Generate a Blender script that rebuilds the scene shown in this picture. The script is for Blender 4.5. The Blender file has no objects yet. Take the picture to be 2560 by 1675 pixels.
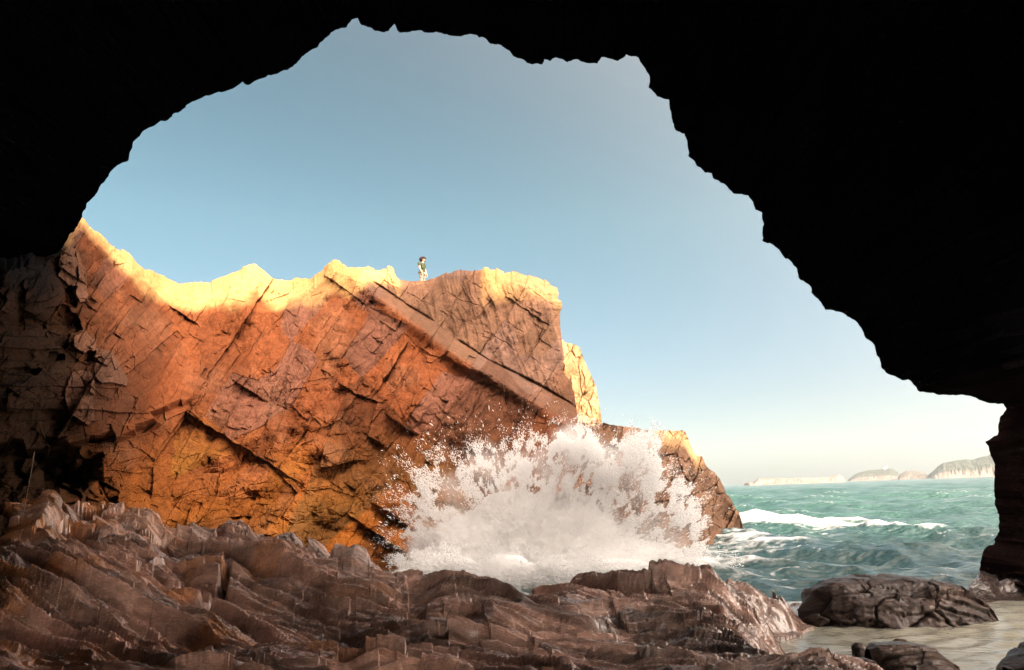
import bpy, bmesh, math, random
import numpy as np
from mathutils import Vector, Matrix
from mathutils.bvhtree import BVHTree

random.seed(5)
RNG = np.random.default_rng(11)
S = bpy.context.scene
COL = S.collection
PI = math.pi
R = math.radians
f32 = np.float32

# ------------------------------------------------------------------ camera
FPX, CX, CY = 1707.0, 1280.0, 837.5          # 24 mm lens on a 2560 px wide frame
PITCH, ROLL = R(12.93), R(2.0)
CAM = np.array([0.0, 0.0, 2.4])
_f = np.array([0, math.cos(PITCH), math.sin(PITCH)])
_r0 = np.array([1.0, 0, 0])
_u0 = np.array([0, -math.sin(PITCH), math.cos(PITCH)])
_r = _r0*math.cos(ROLL) - _u0*math.sin(ROLL)
_u = _u0*math.cos(ROLL) + _r0*math.sin(ROLL)


def ray(px, py):
    px = np.asarray(px, float); py = np.asarray(py, float)
    return (_f + ((px-CX)/FPX)[..., None]*_r + ((CY-py)/FPX)[..., None]*_u)


def at_y(px, py, Y):
    """world point seen at a pixel at world distance Y"""
    d = ray(px, py)
    return CAM + d*(np.asarray(Y, float)/d[..., 1])[..., None]


def at_z(px, py, z):
    d = ray(px, py)
    return CAM + d*((np.asarray(z, float)-CAM[2])/d[..., 2])[..., None]


def proj(P):
    q = np.asarray(P) - CAM
    dz = q@_f
    return CX + FPX*(q@_r)/dz, CY - FPX*(q@_u)/dz


# ------------------------------------------------------------------ helpers
def tag(o, label=None, cat=None, group=None, kind=None):
    if label: o['label'] = label
    if cat: o['category'] = cat
    if group: o['group'] = group
    if kind: o['kind'] = kind
    return o


def empty(name, loc=(0, 0, 0)):
    o = bpy.data.objects.new(name, None)
    COL.objects.link(o)
    o.location = loc
    o.empty_display_size = 0.2
    return o


def mesh_obj(name, V, faces, mat, parent=None, smooth=False, col=None):
    """V (n,3); faces (m,k) int array"""
    V = np.ascontiguousarray(V, dtype=f32).reshape(-1, 3)
    faces = np.ascontiguousarray(faces, dtype=np.int32)
    m, k = faces.shape
    me = bpy.data.meshes.new(name)
    me.vertices.add(len(V)); me.vertices.foreach_set('co', V.ravel())
    me.loops.add(m*k); me.loops.foreach_set('vertex_index', faces.ravel())
    me.polygons.add(m)
    me.polygons.foreach_set('loop_start', np.arange(0, m*k, k, dtype=np.int32))
    me.polygons.foreach_set('loop_total', np.full(m, k, dtype=np.int32))
    me.polygons.foreach_set('use_smooth', np.full(m, smooth, dtype=bool))
    me.update(calc_edges=True)
    if col is not None:
        c = np.ones((len(V), 4), f32)
        col = np.asarray(col, f32)
        if col.ndim == 1 or col.shape[-1] == 1:
            c[:, :3] = col.reshape(-1, 1)
        else:
            c[:, :col.shape[-1]] = col.reshape(len(V), -1)
        a = me.color_attributes.new('Col', 'FLOAT_COLOR', 'POINT')
        a.data.foreach_set('color', c.ravel())
    me.materials.append(mat)
    o = bpy.data.objects.new(name, me)
    COL.objects.link(o)
    if parent is not None:
        o.parent = parent
    return o


def grid_faces(nr, nc, flip=False, wrap=False):
    i = np.arange(nr*nc).reshape(nr, nc)
    if wrap:
        i = np.concatenate([i, i[:, :1]], 1)
    a, b, c, d = i[:-1, :-1], i[:-1, 1:], i[1:, 1:], i[1:, :-1]
    q = np.stack([a, b, c, d] if not flip else [a, d, c, b], -1)
    return q.reshape(-1, 4)


def lin(c):
    c = np.asarray(c, float)/255.0
    return np.where(c <= .04045, c/12.92, ((c+.055)/1.055)**2.4)


# ------------------------------------------------------------------ noise
def _hash(ix, iy, k):
    with np.errstate(over='ignore'):
        h = (ix.astype(np.uint32)*np.uint32(374761393) + iy.astype(np.uint32)*np.uint32(668265263)
             + np.uint32((k*2246822519) & 0xffffffff))
        h ^= h >> np.uint32(13); h *= np.uint32(1274126177)
        h ^= h >> np.uint32(16); h *= np.uint32(2654435761)
        h ^= h >> np.uint32(15)
    return h.astype(f32)*f32(1/4294967296.0)


def gnoise(x, y, k=0):
    """2-d gradient noise, about -1..1"""
    x = np.asarray(x, f32); y = np.asarray(y, f32)
    xf, yf = np.floor(x), np.floor(y)
    ix, iy = xf.astype(np.int64), yf.astype(np.int64)
    fx, fy = x-xf, y-yf
    u = fx*fx*fx*(fx*(fx*6-15)+10); v = fy*fy*fy*(fy*(fy*6-15)+10)

    def g(dx, dy):
        a = _hash(ix+dx, iy+dy, k)*f32(2*PI)
        return np.cos(a)*(fx-dx) + np.sin(a)*(fy-dy)
    n0 = g(0, 0)*(1-u) + g(1, 0)*u
    n1 = g(0, 1)*(1-u) + g(1, 1)*u
    return (n0*(1-v)+n1*v)*1.5


def fbm(x, y, k=0, octaves=4, gain=.5, lac=2.03):
    s = 0; a = 1.0; t = 0
    for o in range(octaves):
        s = s + a*gnoise(x, y, k+o*7); t += a
        x, y = (x*.8-y*.6)*lac+17.3, (x*.6+y*.8)*lac-9.1
        a *= gain
    return s/t


def ridged(x, y, k=0, octaves=4, gain=.5, lac=2.1):
    s = 0; a = 1.0; t = 0
    for o in range(octaves):
        s = s + a*(1-np.abs(gnoise(x, y, k+o*5))*1.6); t += a
        x, y = x*lac+5.2, y*lac+1.7
        a *= gain
    return s/t


def cells(u, v, k=0):
    """F1, F2-F1, three randoms of the nearest cell, offset from its centre"""
    u = np.asarray(u, f32); v = np.asarray(v, f32)
    uf, vf = np.floor(u), np.floor(v)
    iu, iv = uf.astype(np.int64), vf.astype(np.int64)
    F1 = np.full(u.shape, 9e9, f32); F2 = F1.copy()
    ci = iu.copy(); cj = iv.copy(); ou = np.zeros_like(F1); ov = np.zeros_like(F1)
    for di in (-1, 0, 1):
        for dj in (-1, 0, 1):
            a, b = iu+di, iv+dj
            du = u-(a+.1+.8*_hash(a, b, k)); dv = v-(b+.1+.8*_hash(a, b, k+1))
            d = du*du+dv*dv
            m = d < F1
            F2 = np.where(m, F1, np.minimum(F2, d))
            F1 = np.where(m, d, F1)
            ci = np.where(m, a, ci); cj = np.where(m, b, cj)
            ou = np.where(m, du, ou); ov = np.where(m, dv, ov)
    F1 = np.sqrt(F1); F2 = np.sqrt(F2)
    return F1, F2-F1, (_hash(ci, cj, k+2), _hash(ci, cj, k+3), _hash(ci, cj, k+4)), ou, ov


def facets(u, v, k, tilt=.8, step=.5, crack=.06, crack_p=.5):
    """broken rock: every cell is a tilted plane; narrow joints between some of them"""
    F1, E, (r0, r1, r2), ou, ov = cells(u, v, k)
    E = E + .5*crack*(_hash(np.floor(np.asarray(u)*9).astype(np.int64), np.floor(np.asarray(v)*9).astype(np.int64), k+9)-.5)
    h = (r0-.5)*step + ((r1-.5)*ou + (r2-.5)*ov)*2*tilt
    c = np.clip(1-E/crack, 0, 1)*(r0*.37+r1*.63 > 1-crack_p)
    return h, c, (r0, r1, r2)


def crystal(u, v, k, tilt=1.0, step=.6, q=.55, lo=False, reach=2):
    """angular blocks: the upper (or lower) envelope of randomly tilted planes, so faces meet in straight creases"""
    u = np.asarray(u, f32); v = np.asarray(v, f32)
    iu, iv = np.floor(u).astype(np.int64), np.floor(v).astype(np.int64)
    best = np.full(u.shape, -9e9, f32); rid = np.zeros_like(best)
    for di in range(-reach, reach+1):
        for dj in range(-reach, reach+1):
            a, b = iu+di, iv+dj
            du = u-(a+.1+.8*_hash(a, b, k)); dv = v-(b+.1+.8*_hash(a, b, k+1))
            h = (_hash(a, b, k+2)-.5)*step + ((_hash(a, b, k+3)-.5)*du+(_hash(a, b, k+4)-.5)*dv)*2*tilt - q*(du*du+dv*dv)
            m = h > best
            best = np.where(m, h, best); rid = np.where(m, _hash(a, b, k+5), rid)
    return (-best if lo else best), rid


def sstep(a, b, x):
    t = np.clip((x-a)/(b-a), 0, 1)
    return t*t*(3-2*t)


def interp(pts, x):
    p = np.asarray(pts, float)
    return np.interp(x, p[:, 0], p[:, 1])


def poly_dist(px, py, poly):
    """unsigned distance to a polyline and side (positive: to the left of its direction, image axes flipped)"""
    best = np.full(px.shape, 1e9); side = np.zeros(px.shape); tt = np.zeros(px.shape)
    n = len(poly)-1
    for i in range(n):
        (x0, y0), (x1, y1) = poly[i], poly[i+1]
        dx, dy = x1-x0, y1-y0
        L2 = dx*dx+dy*dy
        t = np.clip(((px-x0)*dx+(py-y0)*dy)/L2, 0, 1)
        d = np.hypot(px-(x0+t*dx), py-(y0+t*dy))
        m = d < best
        best = np.where(m, d, best)
        side = np.where(m, np.sign((px-x0)*dy-(py-y0)*dx), side)
        tt = np.where(m, (i+t)/n, tt)
    return best, side, tt


def in_poly(x, y, poly):
    c = np.zeros(x.shape, bool)
    n = len(poly)
    for i in range(n):
        x0, y0 = poly[i]; x1, y1 = poly[(i+1) % n]
        m = ((y0 > y) != (y1 > y))
        c ^= m & (x < (x1-x0)*(y-y0)/((y1-y0) if y1 != y0 else 1e-9)+x0)
    return c


def rbf(ctrl, px, py):
    C = np.asarray(ctrl, float)
    X = C[:, :2]/1000.0
    n = len(C)
    D = np.hypot(X[:, None, 0]-X[None, :, 0], X[:, None, 1]-X[None, :, 1])
    A = np.zeros((n+3, n+3)); A[:n, :n] = D + np.eye(n)*-0.01
    A[:n, n] = 1; A[:n, n+1:] = X; A[n:, :n] = A[:n, n:].T
    w = np.linalg.solve(A, np.concatenate([C[:, 2], np.zeros(3)]))
    x, y = px/1000.0, py/1000.0
    out = w[n]+w[n+1]*x+w[n+2]*y
    for i in range(n):
        out = out + w[i]*np.hypot(x-X[i, 0], y-X[i, 1])
    return out


# ------------------------------------------------------------------ materials
def new_mat(name):
    m = bpy.data.materials.new(name); m.use_nodes = True
    nt = m.node_tree
    for n in list(nt.nodes): nt.nodes.remove(n)
    out = nt.nodes.new('ShaderNodeOutputMaterial')
    return m, nt, out


def N(nt, kind, **kw):
    n = nt.nodes.new(kind)
    for k, v in kw.items():
        if k.startswith('i_'):
            n.inputs[k[2:].replace('_', ' ')].default_value = v
        else:
            setattr(n, k, v)
    return n


def mixrgb(nt, blend, fac, a, b):
    n = nt.nodes.new('ShaderNodeMix'); n.data_type = 'RGBA'; n.blend_type = blend
    for sock, val in ((n.inputs[0], fac), (n.inputs[6], a), (n.inputs[7], b)):
        if hasattr(val, 'links'): nt.links.new(val, sock)
        else: sock.default_value = val
    return n.outputs[2]


def rock_material(name, rough=(.6, .9), scale=1.0, bump=.25, spec=.35, speck=.35, stretch=(1, 1, 1)):
    m, nt, out = new_mat(name)
    L = nt.links
    b = N(nt, 'ShaderNodeBsdfPrincipled')
    att = N(nt, 'ShaderNodeAttribute', attribute_name='Col')
    tc = N(nt, 'ShaderNodeTexCoord')
    mp = N(nt, 'ShaderNodeMapping'); mp.inputs['Scale'].default_value = stretch
    L.new(tc.outputs['Object'], mp.inputs['Vector'])
    n1 = N(nt, 'ShaderNodeTexNoise', i_Scale=2.3*scale, i_Detail=8.0, i_Roughness=.62)
    n2 = N(nt, 'ShaderNodeTexNoise', i_Scale=11.0*scale, i_Detail=6.0, i_Roughness=.7)
    v1 = N(nt, 'ShaderNodeTexVoronoi', i_Scale=5.5*scale); v1.feature = 'DISTANCE_TO_EDGE'
    for n in (n1, n2): L.new(mp.outputs['Vector'], n.inputs['Vector'])
    wv = N(nt, 'ShaderNodeVectorMath', operation='MULTIPLY_ADD')
    L.new(n1.outputs['Color'], wv.inputs[0]); wv.inputs[1].default_value = (.5, .5, .5)
    L.new(mp.outputs['Vector'], wv.inputs[2]); L.new(wv.outputs[0], v1.inputs['Vector'])
    r1 = N(nt, 'ShaderNodeMapRange'); L.new(n1.outputs['Fac'], r1.inputs[0])
    r1.inputs[1].default_value = .3; r1.inputs[2].default_value = .7
    r1.inputs[3].default_value = 1-speck; r1.inputs[4].default_value = 1+speck*.8
    r2 = N(nt, 'ShaderNodeMapRange'); L.new(n2.outputs['Fac'], r2.inputs[0])
    r2.inputs[1].default_value = .3; r2.inputs[2].default_value = .7
    r2.inputs[3].default_value = 1-speck*.6; r2.inputs[4].default_value = 1+speck*.5
    mu = N(nt, 'ShaderNodeMath', operation='MULTIPLY')
    L.new(r1.outputs[0], mu.inputs[0]); L.new(r2.outputs[0], mu.inputs[1])
    sc = N(nt, 'ShaderNodeVectorMath', operation='SCALE')
    L.new(att.outputs['Color'], sc.inputs[0]); L.new(mu.outputs[0], sc.inputs['Scale'])
    L.new(sc.outputs[0], b.inputs['Base Color'])
    rr = N(nt, 'ShaderNodeMapRange'); L.new(n2.outputs['Fac'], rr.inputs[0])
    rr.inputs[1].default_value = .3; rr.inputs[2].default_value = .7
    rr.inputs[3].default_value = rough[0]; rr.inputs[4].default_value = rough[1]
    L.new(rr.outputs[0], b.inputs['Roughness'])
    b.inputs['Specular IOR Level'].default_value = spec
    cr = N(nt, 'ShaderNodeMapRange'); L.new(v1.outputs['Distance'], cr.inputs[0])
    cr.inputs[1].default_value = 0; cr.inputs[2].default_value = .06
    ad = N(nt, 'ShaderNodeMath', operation='MULTIPLY_ADD'); ad.inputs[1].default_value = .35
    L.new(cr.outputs[0], ad.inputs[0]); L.new(n1.outputs['Fac'], ad.inputs[2])
    ad2 = N(nt, 'ShaderNodeMath', operation='MULTIPLY_ADD'); ad2.inputs[1].default_value = .5
    L.new(n2.outputs['Fac'], ad2.inputs[0]); L.new(ad.outputs[0], ad2.inputs[2])
    bp = N(nt, 'ShaderNodeBump'); bp.inputs['Strength'].default_value = .8
    bp.inputs['Distance'].default_value = bump
    L.new(ad2.outputs[0], bp.inputs['Height']); L.new(bp.outputs[0], b.inputs['Normal'])
    L.new(b.outputs[0], out.inputs['Surface'])
    return m


def plain_mat(name, col, rough=.7, spec=.3, var=.15, scale=12):
    m, nt, out = new_mat(name)
    b = N(nt, 'ShaderNodeBsdfPrincipled', i_Roughness=rough)
    b.inputs['Specular IOR Level'].default_value = spec
    n = N(nt, 'ShaderNodeTexNoise', i_Scale=float(scale), i_Detail=4.0)
    tc = N(nt, 'ShaderNodeTexCoord'); nt.links.new(tc.outputs['Object'], n.inputs['Vector'])
    rmp = N(nt, 'ShaderNodeMapRange'); nt.links.new(n.outputs['Fac'], rmp.inputs[0])
    rmp.inputs[3].default_value = 1-var; rmp.inputs[4].default_value = 1+var
    sc = N(nt, 'ShaderNodeVectorMath', operation='SCALE'); sc.inputs[0].default_value = col[:3]
    nt.links.new(rmp.outputs[0], sc.inputs['Scale']); nt.links.new(sc.outputs[0], b.inputs['Base Color'])
    nt.links.new(b.outputs[0], out.inputs['Surface'])
    return m


M_CLIFF = rock_material('cliff_rock', (.75, .98), .9, .06, .05, .30)
M_SHELF = rock_material('wet_shelf_rock', (.10, .32), 4.0, .010, .9, .3, (.7, 1.3, 1.3))
_pb = [n for n in M_SHELF.node_tree.nodes if n.type == 'BSDF_PRINCIPLED'][0]
_pb.inputs['Coat Weight'].default_value = .7; _pb.inputs['Coat Roughness'].default_value = .16
M_BOULDER = rock_material('wet_boulder_rock', (.25, .5), 3.0, .012, .5, .3)
M_CAVE = rock_material('black_cave_rock', (.9, 1.0), .8, .12, 0.0, .3)
M_ISLE = rock_material('island_ground', (.8, 1.0), .02, 2.0, .2, .35)

# ------------------------------------------------------------------ sun
GLOW, GLOW_K = (68., 56., 47.), 4.0
CREST_Y = 9.0
FILL_OPENING = (4.0, 6.2, 6.0)  # side opening added out of view to light the shelf
SUN_EL, SUN_AZ = R(22), R(35)     # azimuth: behind the viewer, turned to the right
SUNV = np.array([math.sin(SUN_AZ)*math.cos(SUN_EL), -math.cos(SUN_AZ)*math.cos(SUN_EL), math.sin(SUN_EL)])

# ------------------------------------------------------------------ the big cliff
CREST = [(-400, 560), (-150, 580), (-60, 640), (20, 645), (100, 632), (140, 612), (165, 582), (188, 552), (200, 541), (209, 543), (222, 566), (240, 580), (255, 588), (283, 615), (322, 634),
         (338, 655), (355, 667), (385, 680), (409, 688), (430, 703), (452, 709), (474, 708), (500, 706), (527, 704), (548, 697), (570, 688),
         (592, 680), (602, 676), (612, 667), (624, 658), (640, 657), (650, 668), (662, 679), (678, 693), (710, 701), (742, 697),
         (775, 694), (791, 688), (805, 675), (823, 658), (832, 652), (839, 650), (847, 651), (854, 658), (873, 671), (893, 667), (916, 665),
         (931, 671), (947, 673), (970, 667), (983, 671), (986, 687), (1000, 700), (1027, 703), (1062, 701), (1085, 696), (1101, 690),
         (1124, 679), (1143, 674), (1170, 673), (1200, 677), (1206, 676), (1212, 669), (1240, 672), (1259, 680), (1290, 679),
         (1317, 690), (1347, 692), (1374, 710), (1390, 716), (1397, 733)]
REDGE = [(700, 1390), (716, 1391), (733, 1397), (748, 1394), (754, 1405), (770, 1405), (785, 1399), (823, 1401), (847, 1404), (893, 1411),
         (925, 1407), (938, 1414), (954, 1428), (985, 1436), (1043, 1444), (1093, 1451), (1200, 1462), (1520, 1480)]
CTRL = [(-330, 600, 8.5), (-330, 900, 7.6), (-330, 1200, 6.8), (-330, 1500, 6),
        (0, 560, 13), (0, 750, 11.5), (0, 900, 10.8), (0, 1100, 10.2), (0, 1300, 9.5), (0, 1500, 8.5),
        (110, 600, 17), (110, 750, 15), (110, 900, 13.6), (110, 1080, 12.6), (110, 1300, 12), (110, 1500, 11),
        (205, 541, 22.5), (200, 620, 21), (200, 720, 19.5), (200, 900, 16.5), (210, 1060, 15.2), (220, 1300, 14), (220, 1500, 12.5),
        (320, 640, 29), (310, 720, 26), (330, 850, 23.5), (330, 1000, 19.5), (330, 1300, 17), (330, 1500, 15),
        (450, 705, 35), (450, 790, 30.5), (450, 900, 28), (450, 1050, 24.5), (450, 1300, 20), (450, 1500, 17.5),
        (625, 658, 37), (600, 770, 31.5), (620, 900, 29.2), (620, 1100, 26), (620, 1350, 22), (620, 1500, 20),
        (720, 700, 36), (740, 760, 31.8), (760, 1000, 27.8), (760, 1250, 24.5), (760, 1500, 21.5),
        (839, 650, 32.2), (850, 720, 30.8), (900, 900, 28.7), (900, 1100, 26.5), (900, 1300, 24.5), (900, 1500, 22.5),
        (985, 690, 33), (1050, 702, 33.2), (1000, 800, 31.0), (1050, 1000, 28.6), (1050, 1250, 26), (1050, 1500, 24),
        (1170, 673, 33.2), (1150, 850, 31.4), (1200, 1050, 29), (1200, 1300, 26.8), (1200, 1500, 25.5),
        (1290, 679, 33.4), (1290, 800, 32.4), (1300, 950, 31.3), (1320, 1150, 29.4), (1320, 1500, 27),
        (1390, 716, 34.4), (1390, 850, 33.9), (1400, 1000, 32.8), (1430, 1150, 31.5), (1450, 1500, 29)]
LEDGE = [(800, 600), (846, 655), (880, 690), (915, 718), (960, 752), (1010, 792), (1070, 832), (1130, 882), (1200, 930), (1270, 970), (1340, 1012),
         (1400, 1052), (1470, 1110)]
BUTT = [(120, 560), (168, 625), (205, 690), (222, 760), (190, 820), (185, 865), (240, 900), (275, 940), (320, 985), (345, 1040), (430, 1020), (520, 975)]
UNDER = [(-200, 1130), (0, 1105), (95, 1105), (160, 1112), (260, 1096), (340, 1062), (430, 1032), (510, 985), (560, 960)]
LCREST = [(0, 0)]


def rock_colour(px, py, ids, ids2, warp):
    """iron-stained rock: colour belongs to each slab, deeper orange low on the left, greyer on the right block"""
    A = np.array([.44, .132, .046]); B = np.array([.46, .145, .024]); C = np.array([.50, .22, .038])
    D = np.array([.33, .185, .115]); E = np.array([.34, .20, .165]); G = np.array([.20, .075, .035])
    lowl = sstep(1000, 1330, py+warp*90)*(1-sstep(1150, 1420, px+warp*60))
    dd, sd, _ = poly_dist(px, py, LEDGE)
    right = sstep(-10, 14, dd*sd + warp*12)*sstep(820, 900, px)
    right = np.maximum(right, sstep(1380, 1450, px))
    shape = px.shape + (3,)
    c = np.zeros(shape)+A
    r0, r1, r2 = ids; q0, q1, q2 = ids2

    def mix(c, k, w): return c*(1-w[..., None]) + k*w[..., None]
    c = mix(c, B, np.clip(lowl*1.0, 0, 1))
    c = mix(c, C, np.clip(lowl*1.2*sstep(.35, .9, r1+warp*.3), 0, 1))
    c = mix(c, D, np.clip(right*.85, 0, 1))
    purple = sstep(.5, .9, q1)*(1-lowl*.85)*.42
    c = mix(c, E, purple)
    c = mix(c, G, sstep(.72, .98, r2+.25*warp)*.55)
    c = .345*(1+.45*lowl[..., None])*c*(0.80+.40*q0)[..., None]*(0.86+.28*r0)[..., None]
    return c


def build_cliff():
    xl, xr = -330.0, 1390.0
    nc, nf, nb, nw = 900, 470, 26, 14
    s = np.linspace(0, 1, nc)
    colpx = xl + s*(xr-xl)
    crest = interp(CREST, colpx)
    cj = fbm(colpx/23., colpx*0, 3, 5, .6)*5.5 + fbm(colpx/140., colpx*0, 9, 2)*3
    F1, E, rr, ou, ov = cells(colpx/17., colpx*0+.5, 77)
    cj = cj + (rr[0]-.5)*6
    crest = crest + cj*np.where((colpx > 990) & (colpx < 1090), .35, 1.0)
    v = np.linspace(0, 1, nf)[:, None]
    py = 1520 + (crest[None, :]-1520)*v
    XR = np.interp(py, [p[0] for p in REDGE], [p[1] for p in REDGE])
    XR = XR + fbm(py/16., py*0+3, 31, 4, .6)*3.5
    px = xl + s[None, :]*(XR-xl)
    D = rbf(CTRL, px, py)
    sc = (D/30.0)**.55*(1+1.5*sstep(430, 220, px))
    u, w = px/57.0, -py/57.0                      # about a metre at 30 m
    wx = fbm(u*.35, w*.35, 1, 4); wy = fbm(u*.35, w*.35, 51, 4)
    warp = wx
    # set-back block above the sloping ledge
    dd, sd, tt = poly_dist(px, py, LEDGE)
    dl = dd*sd + wy*10
    gate = sstep(835, 900, px)
    D = D + gate*(1.25*sstep(0, 1, (dl-2+wx*8)/(12+42*tt**1.3+14*wy)) - .45*sstep(-30, 0, dl)*(1-sstep(0, 14, dl)))
    D = D + gate*.42*np.exp(-((dl-(13+42*tt**1.3+14*wy))/3.2)**2)*sstep(-.25, .25, gnoise(u*.8, w*.8, 71)+.15)
    # near buttress at the left and the overhang under it
    _, _, rk, _, _ = cells(u*.8+wx*.3, w*.9, 660)
    db, sb, _ = poly_dist(px+(rk[0]-.5)*46, py+(rk[1]-.5)*46, BUTT)
    inb = sstep(-14, 14, -db*sb + wx*14)*(px < 560)
    _, _, rj, _, _ = cells(u*1.0+wx*.3, w*1.0, 650)
    du, su, _ = poly_dist(px+(rj[0]-.5)*24, py+(rj[1]-.5)*40, UNDER)
    below = sstep(-6, 12, -du*su*1.0 + wy*8)*sstep(600, 480, px)
    D = D - inb*1.1*sstep(540, 330, px)*(1-below)
    hx_ = px+wx*45+25*gnoise(u*1.1, w*1.1, 61); hy_ = py+wy*30+14*gnoise(u*1.4, w*1.4, 62)
    _, _, rc, _, _ = cells(u*1.15+wx*.3, w*1.5, 640)
    hx_ = hx_+(rc[0]-.5)*70; hy_ = hy_+(rc[1]-.5)*56
    hole = np.clip(1-np.maximum(np.abs(hx_-150-.25*(hy_-1180))/120., np.abs(hy_-1180-.10*(hx_-150))/66.), 0, 1)
    D = D + below*(1.6*np.exp(-np.clip(py-1090, 0, 400)/120.)*sstep(560, 300, px) + 3.6*sstep(0, .6, hole))
    # horizontal bedding of the buttress
    lay = (w*1.9 + wx*.5 + u*.06)
    sl = lay-np.floor(lay)
    bed = inb*sstep(420, 300, px)*sstep(780, 830, py)
    lr = _hash(np.floor(lay).astype(np.int64), np.zeros_like(lay, dtype=np.int64), 5)
    disp = bed*((lr-.5)*.55 + .12*sl)
    # joints: slabs lean to the upper right
    ang = R(57)
    ca, sa = math.cos(ang), math.sin(ang)
    low = sstep(1020, 1180, py+wx*70)*sstep(1000, 780, px)*sstep(150, 330, px)

    def dom(fr, along, k, ww):
        uu = u + wx*ww + .05*gnoise(u*2.3, w*2.3, k); vv = w + wy*ww + .05*gnoise(u*2.3, w*2.3, k+1)
        a = uu*ca+vv*sa; b = -uu*sa+vv*ca
        return a*fr/along, b*fr
    big, cb, idb = facets(*dom(.34, 2.2, 200, .18), 100, 2.0, 1.0, .016, .35)
    mid, cm, idm = facets(*dom(.80, 2.1, 210, .15), 120, 1.6, .95, .022, .35)
    sml, cs, ids = facets(*dom(1.9, 1.9, 220, .12), 140, 1.4, 1.0, .05, .25)
    tin, ct, idt = facets(*dom(4.6, 1.6, 230, .1), 160, 1.0, 1.0, .09, .3)
    k1, kid = crystal(*dom(.48, 1.7, 240, .15), 180, 1.15, .8, .30)
    k2, _k = crystal(*dom(1.25, 1.5, 250, .12), 190, 1.15, .9, .30)
    k3, _k = crystal(*dom(3.3, 1.5, 260, .1), 195, 1.15, .9, .30)
    k5, _k = crystal(*dom(8.0, 1.4, 270, .1), 198, 1.4, .8, .5)
    k4, _k = crystal((u+wx*.3-w*.2)*1.1, (w+wy*.3-u*.15)*1.9, 310, 1.2, 1.0, .32)
    # shattered, near-horizontal blocks low at the left
    h1, c1, j1 = facets((u+wx*.4)*.9, (w+wy*.4-u*.12)*2.0, 300, .9, 1.1, .07, .7)
    h2, c2, j2 = facets((u+wx*.4)*2.3, (w+wy*.4-u*.15)*4.6, 320, 1.0, 1.1, .08, .6)
    right = gate*sstep(10, 40, dl)
    amp = 1-.45*right
    fine = 1-.35*bed
    disp = disp + fine*amp*(.05*big + .12*mid + .075*sml + .03*tin + 1.5*k1*(1-.4*low) + .66*k2*(1-.2*low) + .22*k3 + .06*k5)
    disp = disp + fine*low*(.08*h1 + .035*h2 + .55*k4)
    disp = disp - fine*(.05*cb*(1-low) + .02*cm*(1-low) + .012*cs + .005*ct) - low*fine*(.06*c1 + .03*c2)
    # vertical ribbing of the right block
    rib = ridged((u+wx*.3+w*.28)*1.5, w*.22, 400, 3)
    disp = disp + right*(rib-.6)*.28
    bedr = (w*1.0 + u*.55 + wx*.5); fb = np.abs(bedr-np.round(bedr))
    disp = disp - right*.09*np.clip(1-fb/.035, 0, 1)*sstep(.0, .25, gnoise(u*.5, w*.5, 77))
    disp = disp + .22*fbm(u*.22, w*.22, 440, 3)*1.5 + .05*fbm(u*3, w*3, 450, 4, .6)
    # a few named joints and shadowed slots
    for pl, dep, wd in (([(905, 850), (925, 835), (960, 836)], .8, 7), ([(825, 935), (868, 905), (905, 895), (940, 880), (965, 840)], .6, 6),
                        ([(1093, 945), (1090, 985), (1084, 1002), (1112, 1008)], .6, 5), ([(1092, 1020), (1115, 1045), (1135, 1066)], .45, 5),
                        ([(1030, 1095), (1070, 1060), (1085, 1030)], .4, 5), ([(1175, 1110), (1200, 1060), (1228, 1010)], .3, 5),
                        ([(858, 672), (860, 710), (862, 735)], .35, 4), ([(1112, 770), (1140, 790), (1190, 810), (1225, 825)], .4, 4),
                        ([(1190, 742), (1225, 765)], .5, 5), ([(1170, 857), (1178, 880), (1165, 905)], .45, 5)):
        d, sgn, t = poly_dist(px+wx*22+9*gnoise(u*2, w*2, 72), py+wy*22+9*gnoise(u*2, w*2, 73), pl)
        disp = disp - .12*dep*np.clip(1-d/(wd*(.75+.5*gnoise(u*3, w*3, 74))), 0, 1)
    # separate blocks standing out of the left buttress, and the gaps behind them
    jx = px+5*gnoise(u*3, w*3, 81); jy = py+5*gnoise(u*3, w*3, 82)
    blocks = np.zeros_like(px)
    for pg, dep, tx, ty, pl_ in (([(163, 975), (180, 930), (225, 925), (240, 975), (232, 1010), (238, 1055), (220, 1062), (185, 1040), (165, 1020)], .75, .006, .003, 1),
                                 ([(183, 868), (190, 838), (210, 830), (238, 850), (240, 872), (215, 880)], .7, -.008, .012, 1),
                                 ([(148, 690), (150, 640), (165, 615), (190, 620), (205, 660), (218, 700), (218, 750), (200, 755), (172, 715)], .9, .008, -.002, .6),
                                 ([(240, 870), (282, 880), (322, 950), (315, 962), (250, 960), (236, 930)], .55, -.006, .004, .4),
                                 ([(60, 700), (112, 690), (150, 735), (118, 752), (62, 758)], .7, .006, .006, .12),
                                 ([(0, 718), (30, 720), (40, 770), (22, 782), (0, 780)], .7, .006, .006, .15),
                                 ([(118, 768), (160, 760), (200, 800), (205, 825), (178, 832), (165, 872), (122, 850)], -1.3, 0, 0, 0),
                                 ([(160, 720), (190, 712), (195, 765), (165, 770)], -.9, 0, 0, 0),
                                 ([(120, 880), (160, 885), (160, 900), (118, 905)], -.8, 0, 0, 0),
                                 ([(0, 935), (60, 915), (110, 925), (60, 955), (0, 970)], -.8, 0, 0, 0),
                                 ([(20, 985), (95, 965), (105, 1000), (60, 1030), (15, 1030)], .5, .002, .006, .12)):
        cxp = np.mean([q[0] for q in pg]); cyp = np.mean([q[1] for q in pg])
        ip = in_poly(jx, jy, pg)
        disp = disp + ip*(dep + tx*(px-cxp) + ty*(py-cyp))/np.maximum(sc, .3)
        blocks = np.where(ip, pl_, blocks)
    # round off the right end and the lip
    edge = np.clip((px-(XR-42))/42., 0, 1)
    D = D + 1.5*edge**2.2
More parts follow.
